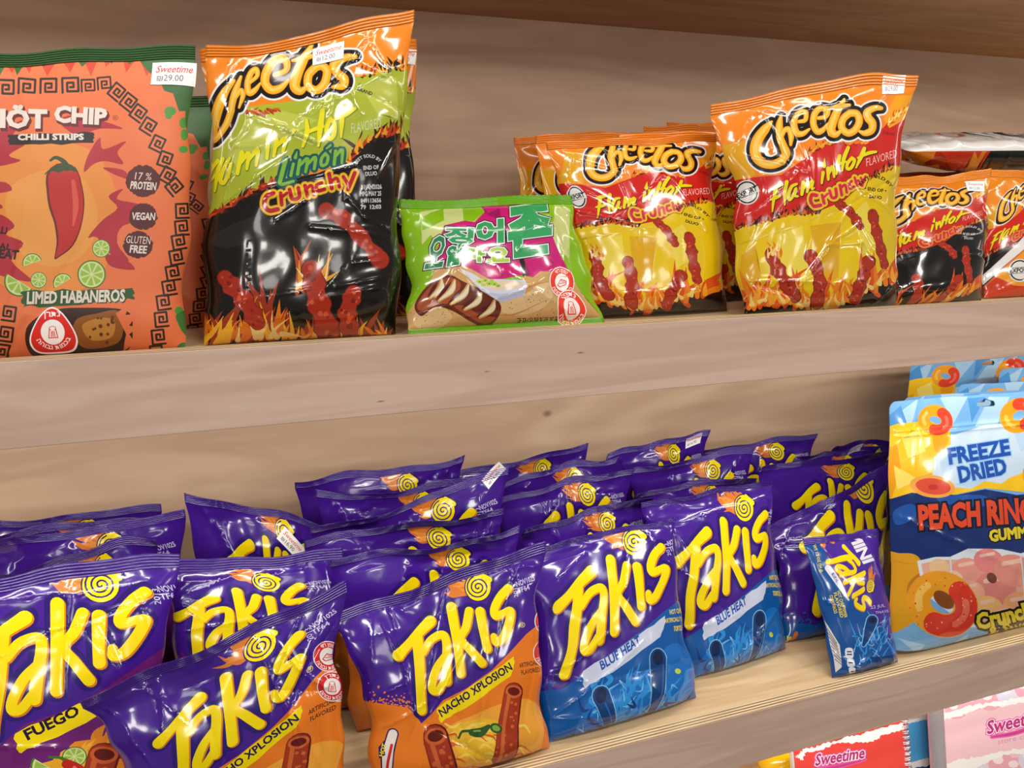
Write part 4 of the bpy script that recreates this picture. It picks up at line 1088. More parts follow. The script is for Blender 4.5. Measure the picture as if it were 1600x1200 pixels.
CHEE_L = [([(275, 430), (205, 520), (155, 640), (122, 780), (112, 890), (165, 850), (222, 760), (258, 660)], [30, 60, 76, 66, 56, 44, 50, 50]),
          ([(332, 400), (290, 510), (265, 600), (255, 670)], [22, 52, 52, 46]), ([(290, 560), (330, 505), (348, 545), (318, 640)], [30, 36, 38, 18]),
          ([(405, 445), (458, 395), (452, 345), (412, 370), (384, 450), (395, 525), (440, 505), (485, 450)], [24, 32, 42, 44, 46, 46, 40, 16]),
          ([(595, 385), (685, 345), (680, 268), (610, 262), (540, 345), (520, 440), (565, 500), (635, 490), (705, 430)], [32, 44, 58, 60, 64, 64, 62, 54, 22]),
          ([(888, 148), (825, 260), (775, 370), (752, 470), (795, 512), (845, 480)], [26, 66, 76, 76, 60, 26]), ([(735, 272), (820, 255), (915, 232)], [22, 42, 26]),
          ([(920, 320), (862, 385), (860, 475), (925, 505), (985, 450), (1005, 360), (970, 315), (920, 320)], 62),
          ([(1225, 240), (1135, 255), (1058, 305), (1085, 370), (1140, 415), (1125, 470), (1050, 478)], [34, 56, 64, 66, 64, 60, 26])]
FH = [([(150, 520), (130, 620), (115, 770)], [34, 32, 12]), ([(100, 530), (160, 500), (220, 478)], [20, 34, 20]), ([(90, 642), (150, 620), (195, 600)], [16, 30, 24]),
      ([(265, 450), (250, 560), (258, 690)], [34, 36, 18]), ([(380, 470), (325, 500), (292, 590), (312, 636), (350, 590), (375, 515), (362, 590), (396, 604)], [22, 30, 34, 30, 26, 28, 28, 16]),
      ([(455, 450), (435, 585)], [36, 26]), ([(452, 520), (505, 455), (492, 560)], [24, 34, 22]), ([(502, 520), (552, 435), (545, 520), (575, 512)], [24, 34, 26, 12]),
      ([(670, 345), (658, 460)], [32, 20]), ([(686, 190), (680, 276)], [6, 34]), ([(722, 300), (730, 420)], [34, 22]), ([(735, 355), (772, 280), (792, 392)], [22, 34, 20]),
      ([(848, 165), (826, 260), (812, 365)], [32, 34, 14]), ([(942, 75), (892, 200), (872, 330)], [34, 36, 14]), ([(805, 262), (860, 245), (920, 225)], [16, 26, 16]),
      ([(985, 185), (932, 250), (930, 305), (975, 292), (1012, 215), (985, 185)], 30), ([(1115, 85), (1080, 180), (1030, 292)], [32, 36, 14]), ([(1050, 185), (1150, 138), (1242, 120)], [18, 32, 22])]
FH_L = [([(105, 490), (72, 620), (38, 770)], [24, 28, 8]), ([(70, 570), (150, 455)], [18, 26]), ([(60, 640), (140, 560)], [16, 20]), ([(190, 440), (152, 540), (128, 695)], [24, 28, 12]),
        ([(245, 435), (205, 500), (172, 600), (195, 630), (235, 560), (255, 470), (238, 590)], [16, 24, 28, 26, 22, 24, 12]), ([(340, 390), (305, 555)], [30, 24]), ([(325, 480), (392, 395), (378, 520)], [20, 30, 18]),
        ([(385, 460), (462, 370), (450, 495)], [20, 30, 18]), ([(545, 330), (535, 440)], [26, 18]), ([(578, 212), (545, 290)], [6, 34]), ([(612, 290), (588, 420)], [28, 20]), ([(600, 350), (680, 285), (660, 390)], [20, 30, 16]),
        ([(745, 220), (732, 250)], [24, 10]), ([(845, 135), (850, 230), (815, 345)], [20, 30, 16]), ([(970, 65), (952, 200), (938, 340)], [32, 36, 14]), ([(840, 235), (970, 185)], [24, 26]),
        ([(1030, 130), (1000, 210), (1022, 285), (1060, 250), (1062, 165), (1030, 130)], 28), ([(1120, 35), (1120, 150), (1115, 270)], [34, 32, 12]), ([(1075, 130), (1150, 92), (1225, 48)], [18, 34, 18])]
CRU = [([(600, 592), (545, 590), (532, 655), (580, 708), (640, 700)], 42), ([(660, 590), (680, 680)], 34), ([(670, 622), (720, 575)], 26), ([(742, 540), (765, 618), (812, 605), (808, 522)], 34),
       ([(850, 482), (872, 590)], 34), ([(858, 515), (905, 482), (928, 560)], 30), ([(978, 440), (948, 465), (962, 520), (1000, 500)], 30), ([(1012, 400), (1036, 490)], 30), ([(1020, 455), (1054, 430), (1070, 480)], 26), ([(1080, 402), (1100, 440)], 28), ([(1130, 388), (1088, 492)], 28)]
CRU_L = [([(585, 712), (532, 735), (515, 800), (552, 845), (620, 835)], 36), ([(642, 710), (652, 800)], 30), ([(645, 745), (692, 708)], 24), ([(712, 680), (735, 755), (788, 738), (780, 668)], 30), ([(832, 650), (852, 732)], 30), ([(835, 685), (882, 650), (902, 722)], 26),
         ([(962, 630), (922, 652), (934, 692), (985, 680)], 28), ([(1020, 558), (1042, 672)], 32), ([(1030, 622), (1082, 592), (1102, 660)], 26), ([(1132, 580), (1170, 640)], 28), ([(1222, 550), (1168, 682)], 30)]
LIM = [([(682, 450), (652, 560), (642, 640), (742, 618)], [32, 34, 30, 24]), ([(742, 480), (722, 572)], 24), ([(770, 385), (758, 430)], [8, 28]), ([(792, 450), (775, 560)], 26), ([(790, 495), (852, 440), (838, 542)], [18, 28, 22]), ([(848, 490), (912, 430), (905, 520)], [18, 28, 22]),
       ([(992, 400), (962, 440), (962, 492), (1000, 480), (1012, 430), (992, 400)], 24), ([(1000, 362), (1032, 335)], [12, 18]), ([(1072, 380), (1060, 485)], 26), ([(1070, 425), (1122, 370), (1120, 475)], [18, 28, 20])]

def word(F, strokes, ink, outs, off=(0, 0)):
    """brush word with outlines: outs [(ink, growth)] from the outside in"""
    return [(c, F([stroke(np.array(p, float) + off, w, g) for p, w in strokes])) for c, g in outs] + [(ink, F([stroke(p, w) for p, w in strokes]))]

def logo_word(F, strokes, k):
    inner = [(np.array(p, float) + (-.06 * k, -.08 * k), np.array(w, float) * .42 if not np.isscalar(w) else w * .42) for p, w in strokes]
    strokes = [(p, np.array(w, float) * 1.1 if not np.isscalar(w) else w * 1.08) for p, w in strokes]
    return word(F, strokes, '#f0951c', [('#f1eff0', 1.2 * k), ('#17130f', .82 * k)]) + [('#f7b520', F([stroke(p, np.array(w, float) * .82) for p, w in strokes])), ('#fbd060', F([stroke(p, w) for p, w in inner]))]

def fire_edge(F, pts, seed, cols=('#8e2416', '#d9551c', '#f2a526'), L=40, up=-1.57, step=14):
    """a burning edge along a traced line"""
    r = np.random.RandomState(seed); P = smooth_line(pts, 10); out = []
    s = np.concatenate([[0], np.cumsum(np.linalg.norm(np.diff(P, axis=0), axis=1))]); n = int(s[-1] / step)
    for ci, c in enumerate(cols):
        lo = []
        for k in range(n):
            t = r.uniform(0, s[-1]); o = np.array([np.interp(t, s, P[:, 0]), np.interp(t, s, P[:, 1])]) + r.normal(0, 3, 2)
            a = up + r.normal(0, .5); l = L * r.uniform(.35, 1) * (1 - .22 * ci); d = np.array([math.cos(a), math.sin(a)])
            lo.append(stroke([o - d * l * .25, o + d * l * .3 + r.normal(0, .1 * l, 2), o + d * l], [step * .6, step * (.85 - .2 * ci), 1.2], 0, 4, 3))
        out.append((c, F(lo)))
    return out

def stick_of(F, pts, w, seed):
    """a knobbly red corn stick"""
    r = np.random.RandomState(seed); P = smooth_line(pts, 10); k = len(P)
    ws = w * (1 + .16 * np.sin(np.linspace(0, 19, k) + seed) + r.normal(0, .05, k))
    out = [('#6b150e', F([stroke(P, ws * 1.1, 0, 2)])), ('#b2321c', F([stroke(P, ws, 0, 2)]))]
    q = [disc(P[r.randint(k)] + r.normal(0, w * .2, 2), w * r.uniform(.06, .16), n=9) for _ in range(16)]
    out.append(('#dc5a34', F(q[:9]))); out.append(('#8a2014', F(q[9:])))
    return out

def export_badge(F, c, r, ang):
    a = math.radians(ang)
    bar = np.array([(-1.0, -.26), (1.0, -.26), (1.0, .26), (-1.0, .26)]) * r
    R_ = np.array([[math.cos(a), -math.sin(a)], [math.sin(a), math.cos(a)]])
    bar = bar @ R_ + np.array(c)
    tw = text('EXPORT', (c[0] - .86 * r * math.cos(a) + .16 * r * math.sin(a), c[1] + .86 * r * math.sin(a) + .16 * r * math.cos(a)), r * .52, ang, fat=.04, width=r * 1.72)
    return [('#e9e7e4', F([disc(c, r)])), ('#17130f', F([disc(c, r * .9)])), ('#e9e7e4', F([disc(c, r * .78)])), ('#17130f', F([poly((bar - c) * 1.06 + c)])), ('#e9e7e4', F([poly((bar - c) * [1.05, .9] + c)])), ('#17130f', F(tw))]

def best_by(F, c, r, ink):
    o = arc_text('BEST SOLD BY', c, r, r * .26, 150, 25, .03) + text('• END OF •', (c[0], c[1] - r * .2), r * .28, -6, fat=.04, center=True) + text('DLUO', (c[0], c[1] + r * .25), r * .28, -6, fat=.04, center=True)
    return [(ink, F(o))]

def flamin_layers(mp, dark=False):
    o = []
    F1 = lambda L: laid(L, C4, mp); FA = lambda L: laid(L, CA, mp); FC = lambda L: laid(L, CC, mp)
    low = '#17120f' if dark else '#f0cb14'
    # flavour field
    o.append(('#e8a91c', F1([poly([(150, 380), (260, 360), (300, 520), (230, 560), (150, 560)])])))
    o.append(('#d3231c', F1([poly([(60, 560), (230, 540), (420, 520), (540, 440), (620, 360), (900, 300), (1010, 190), (1200, 160), (1200, 520), (60, 900)])])))
    o += fire_edge(F1, [(540, 430), (640, 370), (820, 370)], 3, ('#7a1a12', '#e8791c', '#f2a526'), 46, -.9, 16)
    o.append(('#f3a51e', F1([poly([(900, 260), (960, 150), (1060, 140), (1040, 190), (1000, 260), (930, 300)])])))
    o += fire_edge(F1, [(920, 280), (1030, 190)], 5, ('#d9551c', '#f7c02a', '#fbe08a'), 40, -1.2, 12)
    edge = [(60, 830), (235, 760), (330, 740), (450, 705), (600, 690), (720, 640), (800, 560), (900, 500), (1000, 470), (1200, 430)]
    o.append((low, F1([poly(edge + [(1200, 1500), (60, 1500)])])))
    o += fire_edge(F1, edge[:5], 7, ('#40140c', '#8e2416', '#d9661c'), 44, -1.57, 16)
    o += fire_edge(F1, edge[6:], 8, ('#40140c', '#b5421a', '#e8a126'), 34, -1.2, 12)
    if not dark:
        o.append(('#f5dc50', F1([poly([(400, 800), (520, 760), (560, 1000), (430, 1060)]), poly([(760, 700), (820, 640), (900, 800), (800, 900)])])))
        o.append(('#e6b012', F1([poly([(560, 760), (700, 740), (690, 1000), (600, 1060)]), poly([(235, 900), (300, 840), (330, 1000), (250, 1080)])])))
        o.append(('#17120f', F1([poly([(60, 1110), (260, 1100), (420, 1080), (620, 1120), (760, 1060), (900, 1000), (1000, 960), (1200, 900), (1200, 1500), (60, 1500)])])))
    o += fire_edge(F1, [(60, 1110), (260, 1100), (420, 1080), (620, 1120), (760, 1060), (900, 1000), (1000, 960)], 9, ('#c23c16', '#e8791c', '#f7b92a'), 70, -1.5, 20)
    o += fire_edge(F1, [(230, 1120), (420, 1100), (620, 1130), (760, 1080), (960, 990)], 19, ('#e2571a', '#f0851c', '#f6a92a', '#fbd77a'), 210, -1.5, 34)
    for k, (pts, w) in enumerate((([(690, 655), (740, 690), (790, 760)], 40), ([(850, 700), (872, 800), (905, 940)], 42), ([(375, 890), (420, 990), (490, 1090)], 56), ([(830, 930), (800, 1010), (770, 1100)], 50), ([(560, 900), (600, 1000), (590, 1120)], 54))):
        o += stick_of(F1, pts, w, 11 + k)
    o += fire_edge(F1, [(360, 900), (390, 880), (420, 900)], 14, ('#e8791c', '#f7b92a', '#fbe08a'), 90, -1.7, 16)
    o += logo_word(FA, CHEE, 46)
    o += word(FC, [(p, np.array(w) * 1.22) for p, w in FH], '#f3e012', [('#5a1410', 6)], (5, 6))
    o += word(FC, CRU, '#d83038', [('#17120f', 30), ('#f2c414' if not dark else '#e8861c', 24), ('#f5b7a8', 2)])
    o.append(('#f4c9bc', F1(text('FLAVORED', (822, 480), 52, 17, .25, fat=-.006, width=150))))
    if not dark: o += export_badge(F1, (262, 602), 58, 22)
    o += best_by(F1, (862, 612), 78, '#17120f' if not dark else '#cfcac6')
    o.append(('#2a1510', F1(text('® BRAND', (898, 326), 22, -12, width=56))))
    return o

def limon_layers(mp):
    o = []
    F2 = lambda L: laid(L, C2, mp); FB = lambda L: laid(L, CB, mp); FD = lambda L: laid(L, CD, mp)
    o.append(('#aebb34', F2([poly([(-60, 520), (60, 470), (180, 360), (400, 330), (560, 250), (640, 235), (760, 225), (760, 480), (600, 470), (520, 540), (300, 600), (110, 690), (-60, 790)])])))
    o.append(('#c2ca52', F2([poly([(180, 400), (300, 370), (420, 400), (300, 480), (150, 560), (120, 520)]), poly([(560, 290), (680, 260), (690, 400), (620, 380)])])))
    o += fire_edge(F2, [(560, 250), (620, 240), (690, 225), (760, 225)], 3, ('#1b120c', '#c4421a', '#f2a526'), 46, -1.5, 14)
    o += fire_edge(F2, [(170, 370), (220, 375), (290, 365)], 4, ('#8e2416', '#c4421a', '#d9661c'), 26, .3, 10)
    edge = [(-60, 800), (20, 745), (110, 695), (200, 640), (300, 600), (420, 580), (520, 540), (560, 490), (620, 455), (760, 430)]
    o.append(('#17130f', F2([poly(edge + [(760, 1500), (-60, 1500)])])))
    o += fire_edge(F2, edge[:5], 6, ('#4a140c', '#a32a16', '#d9551c'), 46, -.8, 15)
    o += fire_edge(F2, edge[6:], 7, ('#4a140c', '#c23c16', '#f2a526'), 64, -1.4, 15)
    o += fire_edge(F2, [(20, 1110), (130, 1120), (260, 1100), (380, 1130), (560, 1110), (680, 1140)], 9, ('#a3361a', '#e8791c', '#f7b92a'), 96, -1.5, 20)
    o.append(('#2a2320', F2([blob([(60, 800), (160, 740), (260, 720), (250, 780), (120, 830)])])))
    o += fire_edge(F2, [(360, 950), (400, 930), (440, 960)], 11, ('#c4521a', '#f2a526', '#fbe49a'), 170, -1.55, 20)
    o += fire_edge(F2, [(20, 1130), (130, 1130), (260, 1110), (330, 1130)], 18, ('#a3361a', '#e8791c', '#f7b92a', '#fbdc8a'), 230, -1.4, 32)
    for k, (pts, w) in enumerate((([(450, 705), (510, 735), (570, 800), (630, 870)], 48), ([(400, 905), (420, 1000), (458, 1120)], 68), ([(110, 930), (170, 1000), (220, 1080)], 56), ([(540, 980), (520, 1050), (530, 1120)], 56))):
        o += stick_of(F2, pts, w, 21 + k)
    o += logo_word(FB, CHEE_L, 40)
    o += word(FD, [(p, np.array(w) * 1.22) for p, w in FH_L], '#f3e81a', [('#6f8a1c', 4)], (4, 5))
    o += word(FD, LIM, '#86bf45', [('#1e5f5c', 20)])
    o += word(FD, CRU_L, '#c8202c', [('#e8861c', 20), ('#f2d21a', 15), ('#f0a59a', 1.5)])
    o.append(('#d3dcae', FD(text('FLAVORED', (1195, 240), 112, 10, .15, fat=-.004, width=235))))
    o.append(('#d8d6d6', FD(arc_text('BEST SOLD BY', (1330, 540), 110, 36, 150, 40, .02) + text('END OF', (1290, 528), 44, 4, fat=.03, width=120) + text('DLUO', (1305, 575), 44, 4, fat=.03, width=90)
                     + text('31JAN2026', (1272, 680), 48, 2, fat=.04, width=160) + text('MFG MAY 25', (1264, 732), 48, 2, fat=.04, width=165) + text('849113656', (1268, 784), 44, 2, fat=.04, width=160) + text('79  12:03', (1268, 834), 44, 2, fat=.04, width=160))))
    o.append(('#2a2a12', FB(text('®', (1245, 485), 46) + text('BRAND', (1242, 505), 34, -18, fat=.03, width=120))))
    return o

def greek_key(F, c, s, ang, ink='#2a1a14', hand=1):
    a = math.radians(ang); P = np.array([(-.5, .42), (-.5, -.5), (.5, -.5), (.5, .34), (-.2, .34), (-.2, -.2), (.2, -.2), (.2, .08), (-.02, .08)]) * s * [hand, 1]
    R_ = np.array([[math.cos(a), math.sin(a)], [-math.sin(a), math.cos(a)]]); P = P @ R_ + np.array(c); out = []
    for p, q in zip(P[:-1], P[1:]):
        d = (q - p) / np.linalg.norm(q - p); out.append(stroke([p - d * s * .0, q + d * s * .0], s * .15, 0, 1, 2))
    return out

def hot_layers(mp):
    o = []; F = lambda L: laid(L, C1, mp); r = np.random.RandomState(7)
    o.append(('#ef9440', F([blob([(-120, 560), (-60, 420), (60, 380), (200, 370), (330, 420), (400, 560), (400, 700), (330, 840), (200, 900), (40, 880), (-90, 760)])])))
    o.append(('#f2a24c', F([blob([(20, 560), (120, 480), (260, 480), (330, 600), (300, 740), (180, 800), (60, 740)])])))
    red = '#b8283a'
    def lick(P): return blob(P, 4)
    o.append((red, F([lick([(286, 478), (300, 420), (340, 360), (352, 400), (430, 372), (400, 410), (420, 450), (360, 440), (320, 450)]), lick([(350, 462), (420, 470), (440, 500), (400, 490)]), lick([(370, 560), (420, 535), (400, 570), (480, 590), (520, 640), (420, 660), (400, 720), (440, 780), (380, 760), (330, 700), (300, 700), (350, 640), (400, 600)]), lick([(360, 760), (380, 800), (460, 810), (420, 770)]),
                       lick([(-120, 430), (0, 340), (80, 300), (40, 360), (90, 380), (30, 420), (70, 440), (-40, 460)]), lick([(-120, 560), (0, 510), (40, 540), (-40, 560), (10, 600), (-120, 620)]), lick([(-120, 650), (-10, 620), (50, 660), (20, 690), (80, 720), (40, 780), (110, 850), (0, 830), (-60, 800), (-120, 830)]), lick([(200, 300), (280, 280), (340, 300), (420, 330), (340, 330), (260, 350)])])))
    o.append(('#d8452b', F([poly([(-150, 40), (-100, 130), (-60, 80), (-20, 150), (10, 90), (40, 140), (70, 90), (100, 140), (120, 70), (160, 150), (200, 80), (240, 140), (270, 60), (310, 150), (345, 50), (360, 120), (410, 60), (430, 140), (470, 80), (500, 150), (530, 100), (560, 170), (600, 160), (760, 160), (760, -40), (-150, -40)])])))
    o.append(('#3d6b35', F([poly([(-150, 120), (-110, 100), (-90, 130), (-50, 60), (0, 150), (30, 80), (60, 150), (100, 60), (150, 120), (170, 60), (210, 100), (240, 60), (280, 120), (350, 40), (380, 110), (400, 60), (440, 110), (470, 90), (500, 130), (540, 160), (560, 200), (590, 210), (610, 270), (640, 270), (655, 330), (760, 360), (760, -60), (-150, -60)])])))
    o.append(('#4f9a3e', F([disc((580, 270), 20, 16), disc((575, 285), 12), disc((625, 310), 14, 18), disc((628, 350), 12, 20), disc((625, 400), 16, 12), disc((610, 950), 14), disc((650, 890), 14, 10), disc((620, 975), 20, 14)])))
    o.append(('#3f7a3a', F([blob([(600, 965), (640, 940), (660, 880), (700, 860), (800, 900), (800, 1300), (560, 1300), (600, 1080), (650, 1060), (620, 1020), (610, 1000)]), blob([(640, 240), (700, 280), (720, 380), (640, 340)])])))
    o.append(('#e26a38', F([stroke([(560, 1180), (620, 1120), (700, 1060)], [40, 30, 10]), stroke([(600, 1200), (680, 1150), (740, 1120)], [30, 24, 8])])))
    ks = [(20, 192, 2), (92, 188, 2), (165, 186, 0), (240, 184, -2), (300, 184, -2), (355, 176, -4)]
    loops = []
    for x, y, a in ks: loops += greek_key(F, (x, y), 54 if x < 300 else 44, a)
    for x in (-60, -130): loops += greek_key(F, (x, 196), 54, 3)
    for x, y, a in [(400, 206, -50), (440, 240, -52), (474, 278, -54), (508, 322, -58), (540, 382, -64), (566, 436, -70), (574, 490, -60), (596, 530, -40), (624, 610, -92), (622, 668, -95), (612, 716, -100), (604, 768, -100), (592, 822, -100), (580, 872, -100), (560, 922, -98), (553, 980, -96), (543, 1040, -96), (536, 1094, -94)]:
        loops += greek_key(F, (x, y), 48, a)
    for x, y in [(28, 960), (18, 1030), (6, 1090), (-40, 900), (-80, 840), (-100, 780), (-120, 700)]: loops += greek_key(F, (x, y), 48, 98, hand=-1)
    o.append(('#2b1c18', F(loops)))
    t1 = text('HÖT', (-42, 322), 84, -1, fat=.05, width=198) + text('CHIP', (188, 305), 74, -3, fat=.05, width=172)
    o.append(('#6a1d1c', F([L + (5, 8) for L in offset_loops(t1, 3)]))); o.append(('#f0e4dc', F(t1))); o.append(('#5a241c', F(text('®', (384, 302), 26))))
    o.append(('#221512', F([jag([(28, 350), (318, 342), (318, 378), (30, 384)], 5, 8, 3)]))); o.append(('#f0e4dc', F(text('CHILLI STRIPS', (62, 368), 28, .5, fat=.05, width=222))))
    # a plain red chilli
    o.append(('#6f1416', F([stroke([(215, 505), (226, 580), (232, 650), (222, 715), (190, 770)], [120, 124, 96, 62, 10])]))); o.append(('#c4241f', F([stroke([(217, 505), (228, 580), (234, 650), (223, 715), (192, 766)], [108, 112, 84, 50, 6])])))
    o.append(('#e2564a', F([stroke([(250, 510), (258, 590), (250, 660)], [14, 20, 6])]))); o.append(('#2f4a22', F([stroke([(172, 438), (190, 428), (215, 440), (228, 462)], [8, 12, 16, 26]), blob([(150, 486), (190, 456), (250, 458), (262, 476), (226, 470), (200, 480), (180, 474)])])))
    for c, rr, l1, l2, w1, w2 in (((487, 508), 58, '17 %', 'PROTEIN', 56, 86), ((488, 630), 48, 'VEGAN', None, 78, 0), ((470, 725), 50, 'GLUTEN', 'FREE', 82, 56)):
        o.append(('#5a1c20', F([jag(disc(c, rr, rr * .94, 26), 4, 2, int(rr))])))
        tx = text(l1, (c[0], c[1] - (-12 if l2 is None else 4)), 36, -3, .1, .03, center=True, width=w1) if l2 else text(l1, (c[0], c[1] + 10), 34, -1, .1, fat=.03, center=True, width=w1)
        if l2: tx += text(l2, (c[0], c[1] + 28), 36, -3, .1, fat=.03, center=True, width=w2)
        o.append(('#efe2da', F(tx)))
    for c, rr, rot, hf in (((345, 738), 31, .3, 0), ((312, 826), 49, .5, 0), ((110, 788), 34, 2.8, 1), ((132, 846), 28, .2, 0), ((66, 850), 52, .55, 1), ((214, 856), 34, 2.6, 1)):
        for ink, L in lime(c, rr, rot, bool(hf)): o.append((ink, F(L)))
    o.append(('#2d5a2a', F([jag([(74, 884), (452, 872), (456, 912), (300, 926), (78, 938)], 7, 8, 5)])))
    lh = text('LIMED HABANEROS', (92, 926), 56, 1.5, .08, fat=.04, width=332); o.append(('#1e3a1c', F([L + (3, 4) for L in lh]))); o.append(('#eadfce', F(lh)))
    o.append(('#3a1d14', F([blob([(90, 1010), (180, 950), (300, 940), (430, 950), (452, 1010), (430, 1090), (300, 1110), (120, 1110)])]))); o.append(('#9a5a22', F([blob([(260, 980), (330, 960), (400, 950), (420, 1000), (400, 1060), (300, 1080), (250, 1040)])]))); o.append(('#c88a3a', F([blob([(280, 1000), (340, 975), (390, 985), (380, 1040), (310, 1050)])])))
    o.append(('#6a3a1a', F([disc((300 + 90 * r.rand(), 970 + 90 * r.rand()), r.uniform(3, 8), n=8) for _ in range(14)])))
    o.append(('#ee7a48', F([poly([(395, 960), (440, 925), (428, 965), (470, 960), (440, 1000), (470, 1010), (440, 1030), (460, 1060), (420, 1090), (430, 1030)])])))
    o.append(('#2b1410', F(text('CHILLI', (-62, 682), 32, -4, .1, fat=.04, width=84) + text('REAL', (-40, 738), 30, -4, .1, fat=.04, width=76) + text('HEAT', (-30, 768), 42, -4, .1, fat=.05, width=90))))
    return o

def squid_layers(mp):
    o = []; F = lambda L: laid(L, C3, mp); r = np.random.RandomState(9)
    o.append(('#d3dd8e', F([poly([(80, 160), (540, 40), (580, 150), (500, 240), (420, 230), (280, 260), (150, 480), (80, 520)])])))
    o.append(('#8cc21c', F([poly([(90, 200), (265, 125), (270, 220), (100, 300)]), poly([(420, 90), (545, 50), (585, 150), (500, 230), (420, 225)]), poly([(80, 430), (170, 330), (190, 460), (80, 560)]), blob([(1040, 100), (1110, 90), (1130, 180), (1090, 290), (1040, 230)])])))
    o.append(('#cdd488', F([poly([(1130, 100), (1250, 130), (1250, 520), (1160, 470), (1080, 300), (1130, 220)])])))
    o.append(('#d3207c', F([poly([(520, 20), (1030, 50), (1010, 180), (1060, 250), (1150, 430), (1260, 660), (1000, 670), (880, 650), (640, 700), (370, 600), (240, 600), (170, 560), (270, 260), (430, 225), (510, 235), (590, 150)])])))
    o.append(('#a31a62', F([poly([(600, 170), (700, 130), (720, 210), (640, 190)]), stroke([(560, 60), (600, 160)], 14), stroke([(900, 540), (930, 640)], [10, 24]), stroke([(380, 600), (420, 540)], 8), stroke([(560, 560), (620, 660)], [4, 14]), stroke([(700, 560), (720, 660)], [4, 12]), stroke([(1050, 470), (1120, 560)], [4, 14])])))
    o.append(('#1d1416', F([stroke([(870, 500), (905, 660)], 38), poly([(580, 10), (905, 30), (915, 80), (600, 66)])])))
    o.append(('#dcae70', F([poly([(200, 590), (340, 560), (450, 590), (640, 690), (860, 690), (900, 650), (960, 670), (1020, 620), (1100, 625), (1240, 640), (1500, 980), (1500, 1250), (-80, 1250), (-20, 960)])])))
    o.append(('#e8c690', F([blob([(700, 860), (900, 800), (1050, 700), (1120, 800), (1000, 930), (760, 960)]), blob([(40, 960), (240, 900), (330, 980), (200, 1080), (60, 1060)])])))
    o.append(('#b5762f', F([disc((r.uniform(720, 1150), r.uniform(720, 1000)), r.uniform(2, 6), n=7) for _ in range(70)] + [disc((r.uniform(0, 330), r.uniform(900, 1100)), r.uniform(2, 6), n=7) for _ in range(40)])))
    o.append(('#cf9650', F([stroke([(640, 960), (800, 960), (950, 900), (1080, 840)], [4, 12, 8, 3]), stroke([(900, 760), (1000, 720), (1090, 700)], [3, 12, 4])])))
    # the sliced roast squid
    o.append(('#6e2c1e', F([blob([(40, 880), (150, 720), (300, 650), (420, 700), (600, 780), (710, 880), (690, 980), (600, 1060), (470, 1010), (330, 930), (200, 900), (90, 970)])])))
    o.append(('#a8502c', F([blob([(60, 880), (160, 740), (300, 670), (400, 720), (330, 860), (220, 880), (100, 930)]), blob([(350, 900), (470, 980), (590, 1030), (670, 980), (560, 960), (420, 890)])])))
    for x0, y0, x1, y1 in ((250, 680, 160, 830), (350, 690, 230, 850), (460, 720, 320, 880), (560, 790, 430, 920), (660, 850, 550, 980)):
        o.append(('#d9a860', F([stroke([(x0, y0), ((x0 + x1) / 2 + 34, (y0 + y1) / 2), (x1, y1)], [20, 54, 22])]))); o.append(('#efe6c4', F([stroke([(x0 + 4, y0 + 6), ((x0 + x1) / 2 + 38, (y0 + y1) / 2), (x1 + 6, y1 - 8)], [10, 34, 10])])))
        o.append(('#5c1f24', F([stroke([(x0 - 30, y0 + 20), ((x0 + x1) / 2 - 20, (y0 + y1) / 2), (x1 - 20, y1 - 6)], [8, 30, 8])])))
    o.append(('#dfe0f2', F([poly([(380, 600), (500, 640), (560, 680), (905, 690), (912, 740), (890, 810), (720, 860), (680, 850), (560, 770), (480, 690)])]))); o.append(('#c3c6e2', F([poly([(560, 770), (700, 800), (895, 770), (885, 815), (720, 862), (680, 850)])]))); o.append(('#f1dcc0', F([blob([(500, 670), (600, 690), (860, 700), (870, 740), (720, 770), (600, 750)])])))
    o.append(('#b9d84a', F([disc((x, y), q, q * .7) for x, y, q in ((545, 700, 24), (590, 690, 22), (620, 715, 24), (660, 720, 24), (690, 735, 20), (575, 725, 20), (640, 695, 18))]))); o.append(('#5f8a24', F([disc((x, y), 8, 5) for x, y in ((548, 702), (592, 690), (622, 716), (662, 722), (690, 736))])))
    G, W_, K = '#3aa765', '#eef0f2', '#1a2420'
    parts = [(boxtext('오', 140, 345, 280, 590, 8, .35, .03), '#2f8a55'), (boxtext('징', 272, 275, 500, 405, -4, 0, .04), G), (boxtext('어', 515, 215, 735, 405, 4, .06, .05), G), (boxtext('존', 765, 100, 1110, 500, 8, .1, .05), G),
             (boxtext('알', 285, 415, 410, 575, 8, .3, .05), '#2f9a58'), (boxtext('마', 425, 430, 590, 545, -2, 0, .05), '#8cc63c'), (boxtext('요', 605, 432, 775, 548, 2, 0, .05), '#b5d840')]
    for L, c in parts: o.append((K, F(offset_loops(L, 15))))
    for L, c in parts: o.append((W_, F(offset_loops(L, 8))))
    for L, c in parts: o.append((c, F(L)))
    o.append(('#3a2414', F(text('과자(유탕처리제품)', (838, 1030), 60, 1, fat=.02, width=345) + text('오징어채맛조미 1.05% (오징어엑기스, 대한민국산) 12 g', (338, 1112), 42, 2.5, fat=.02, width=760))))
    return o

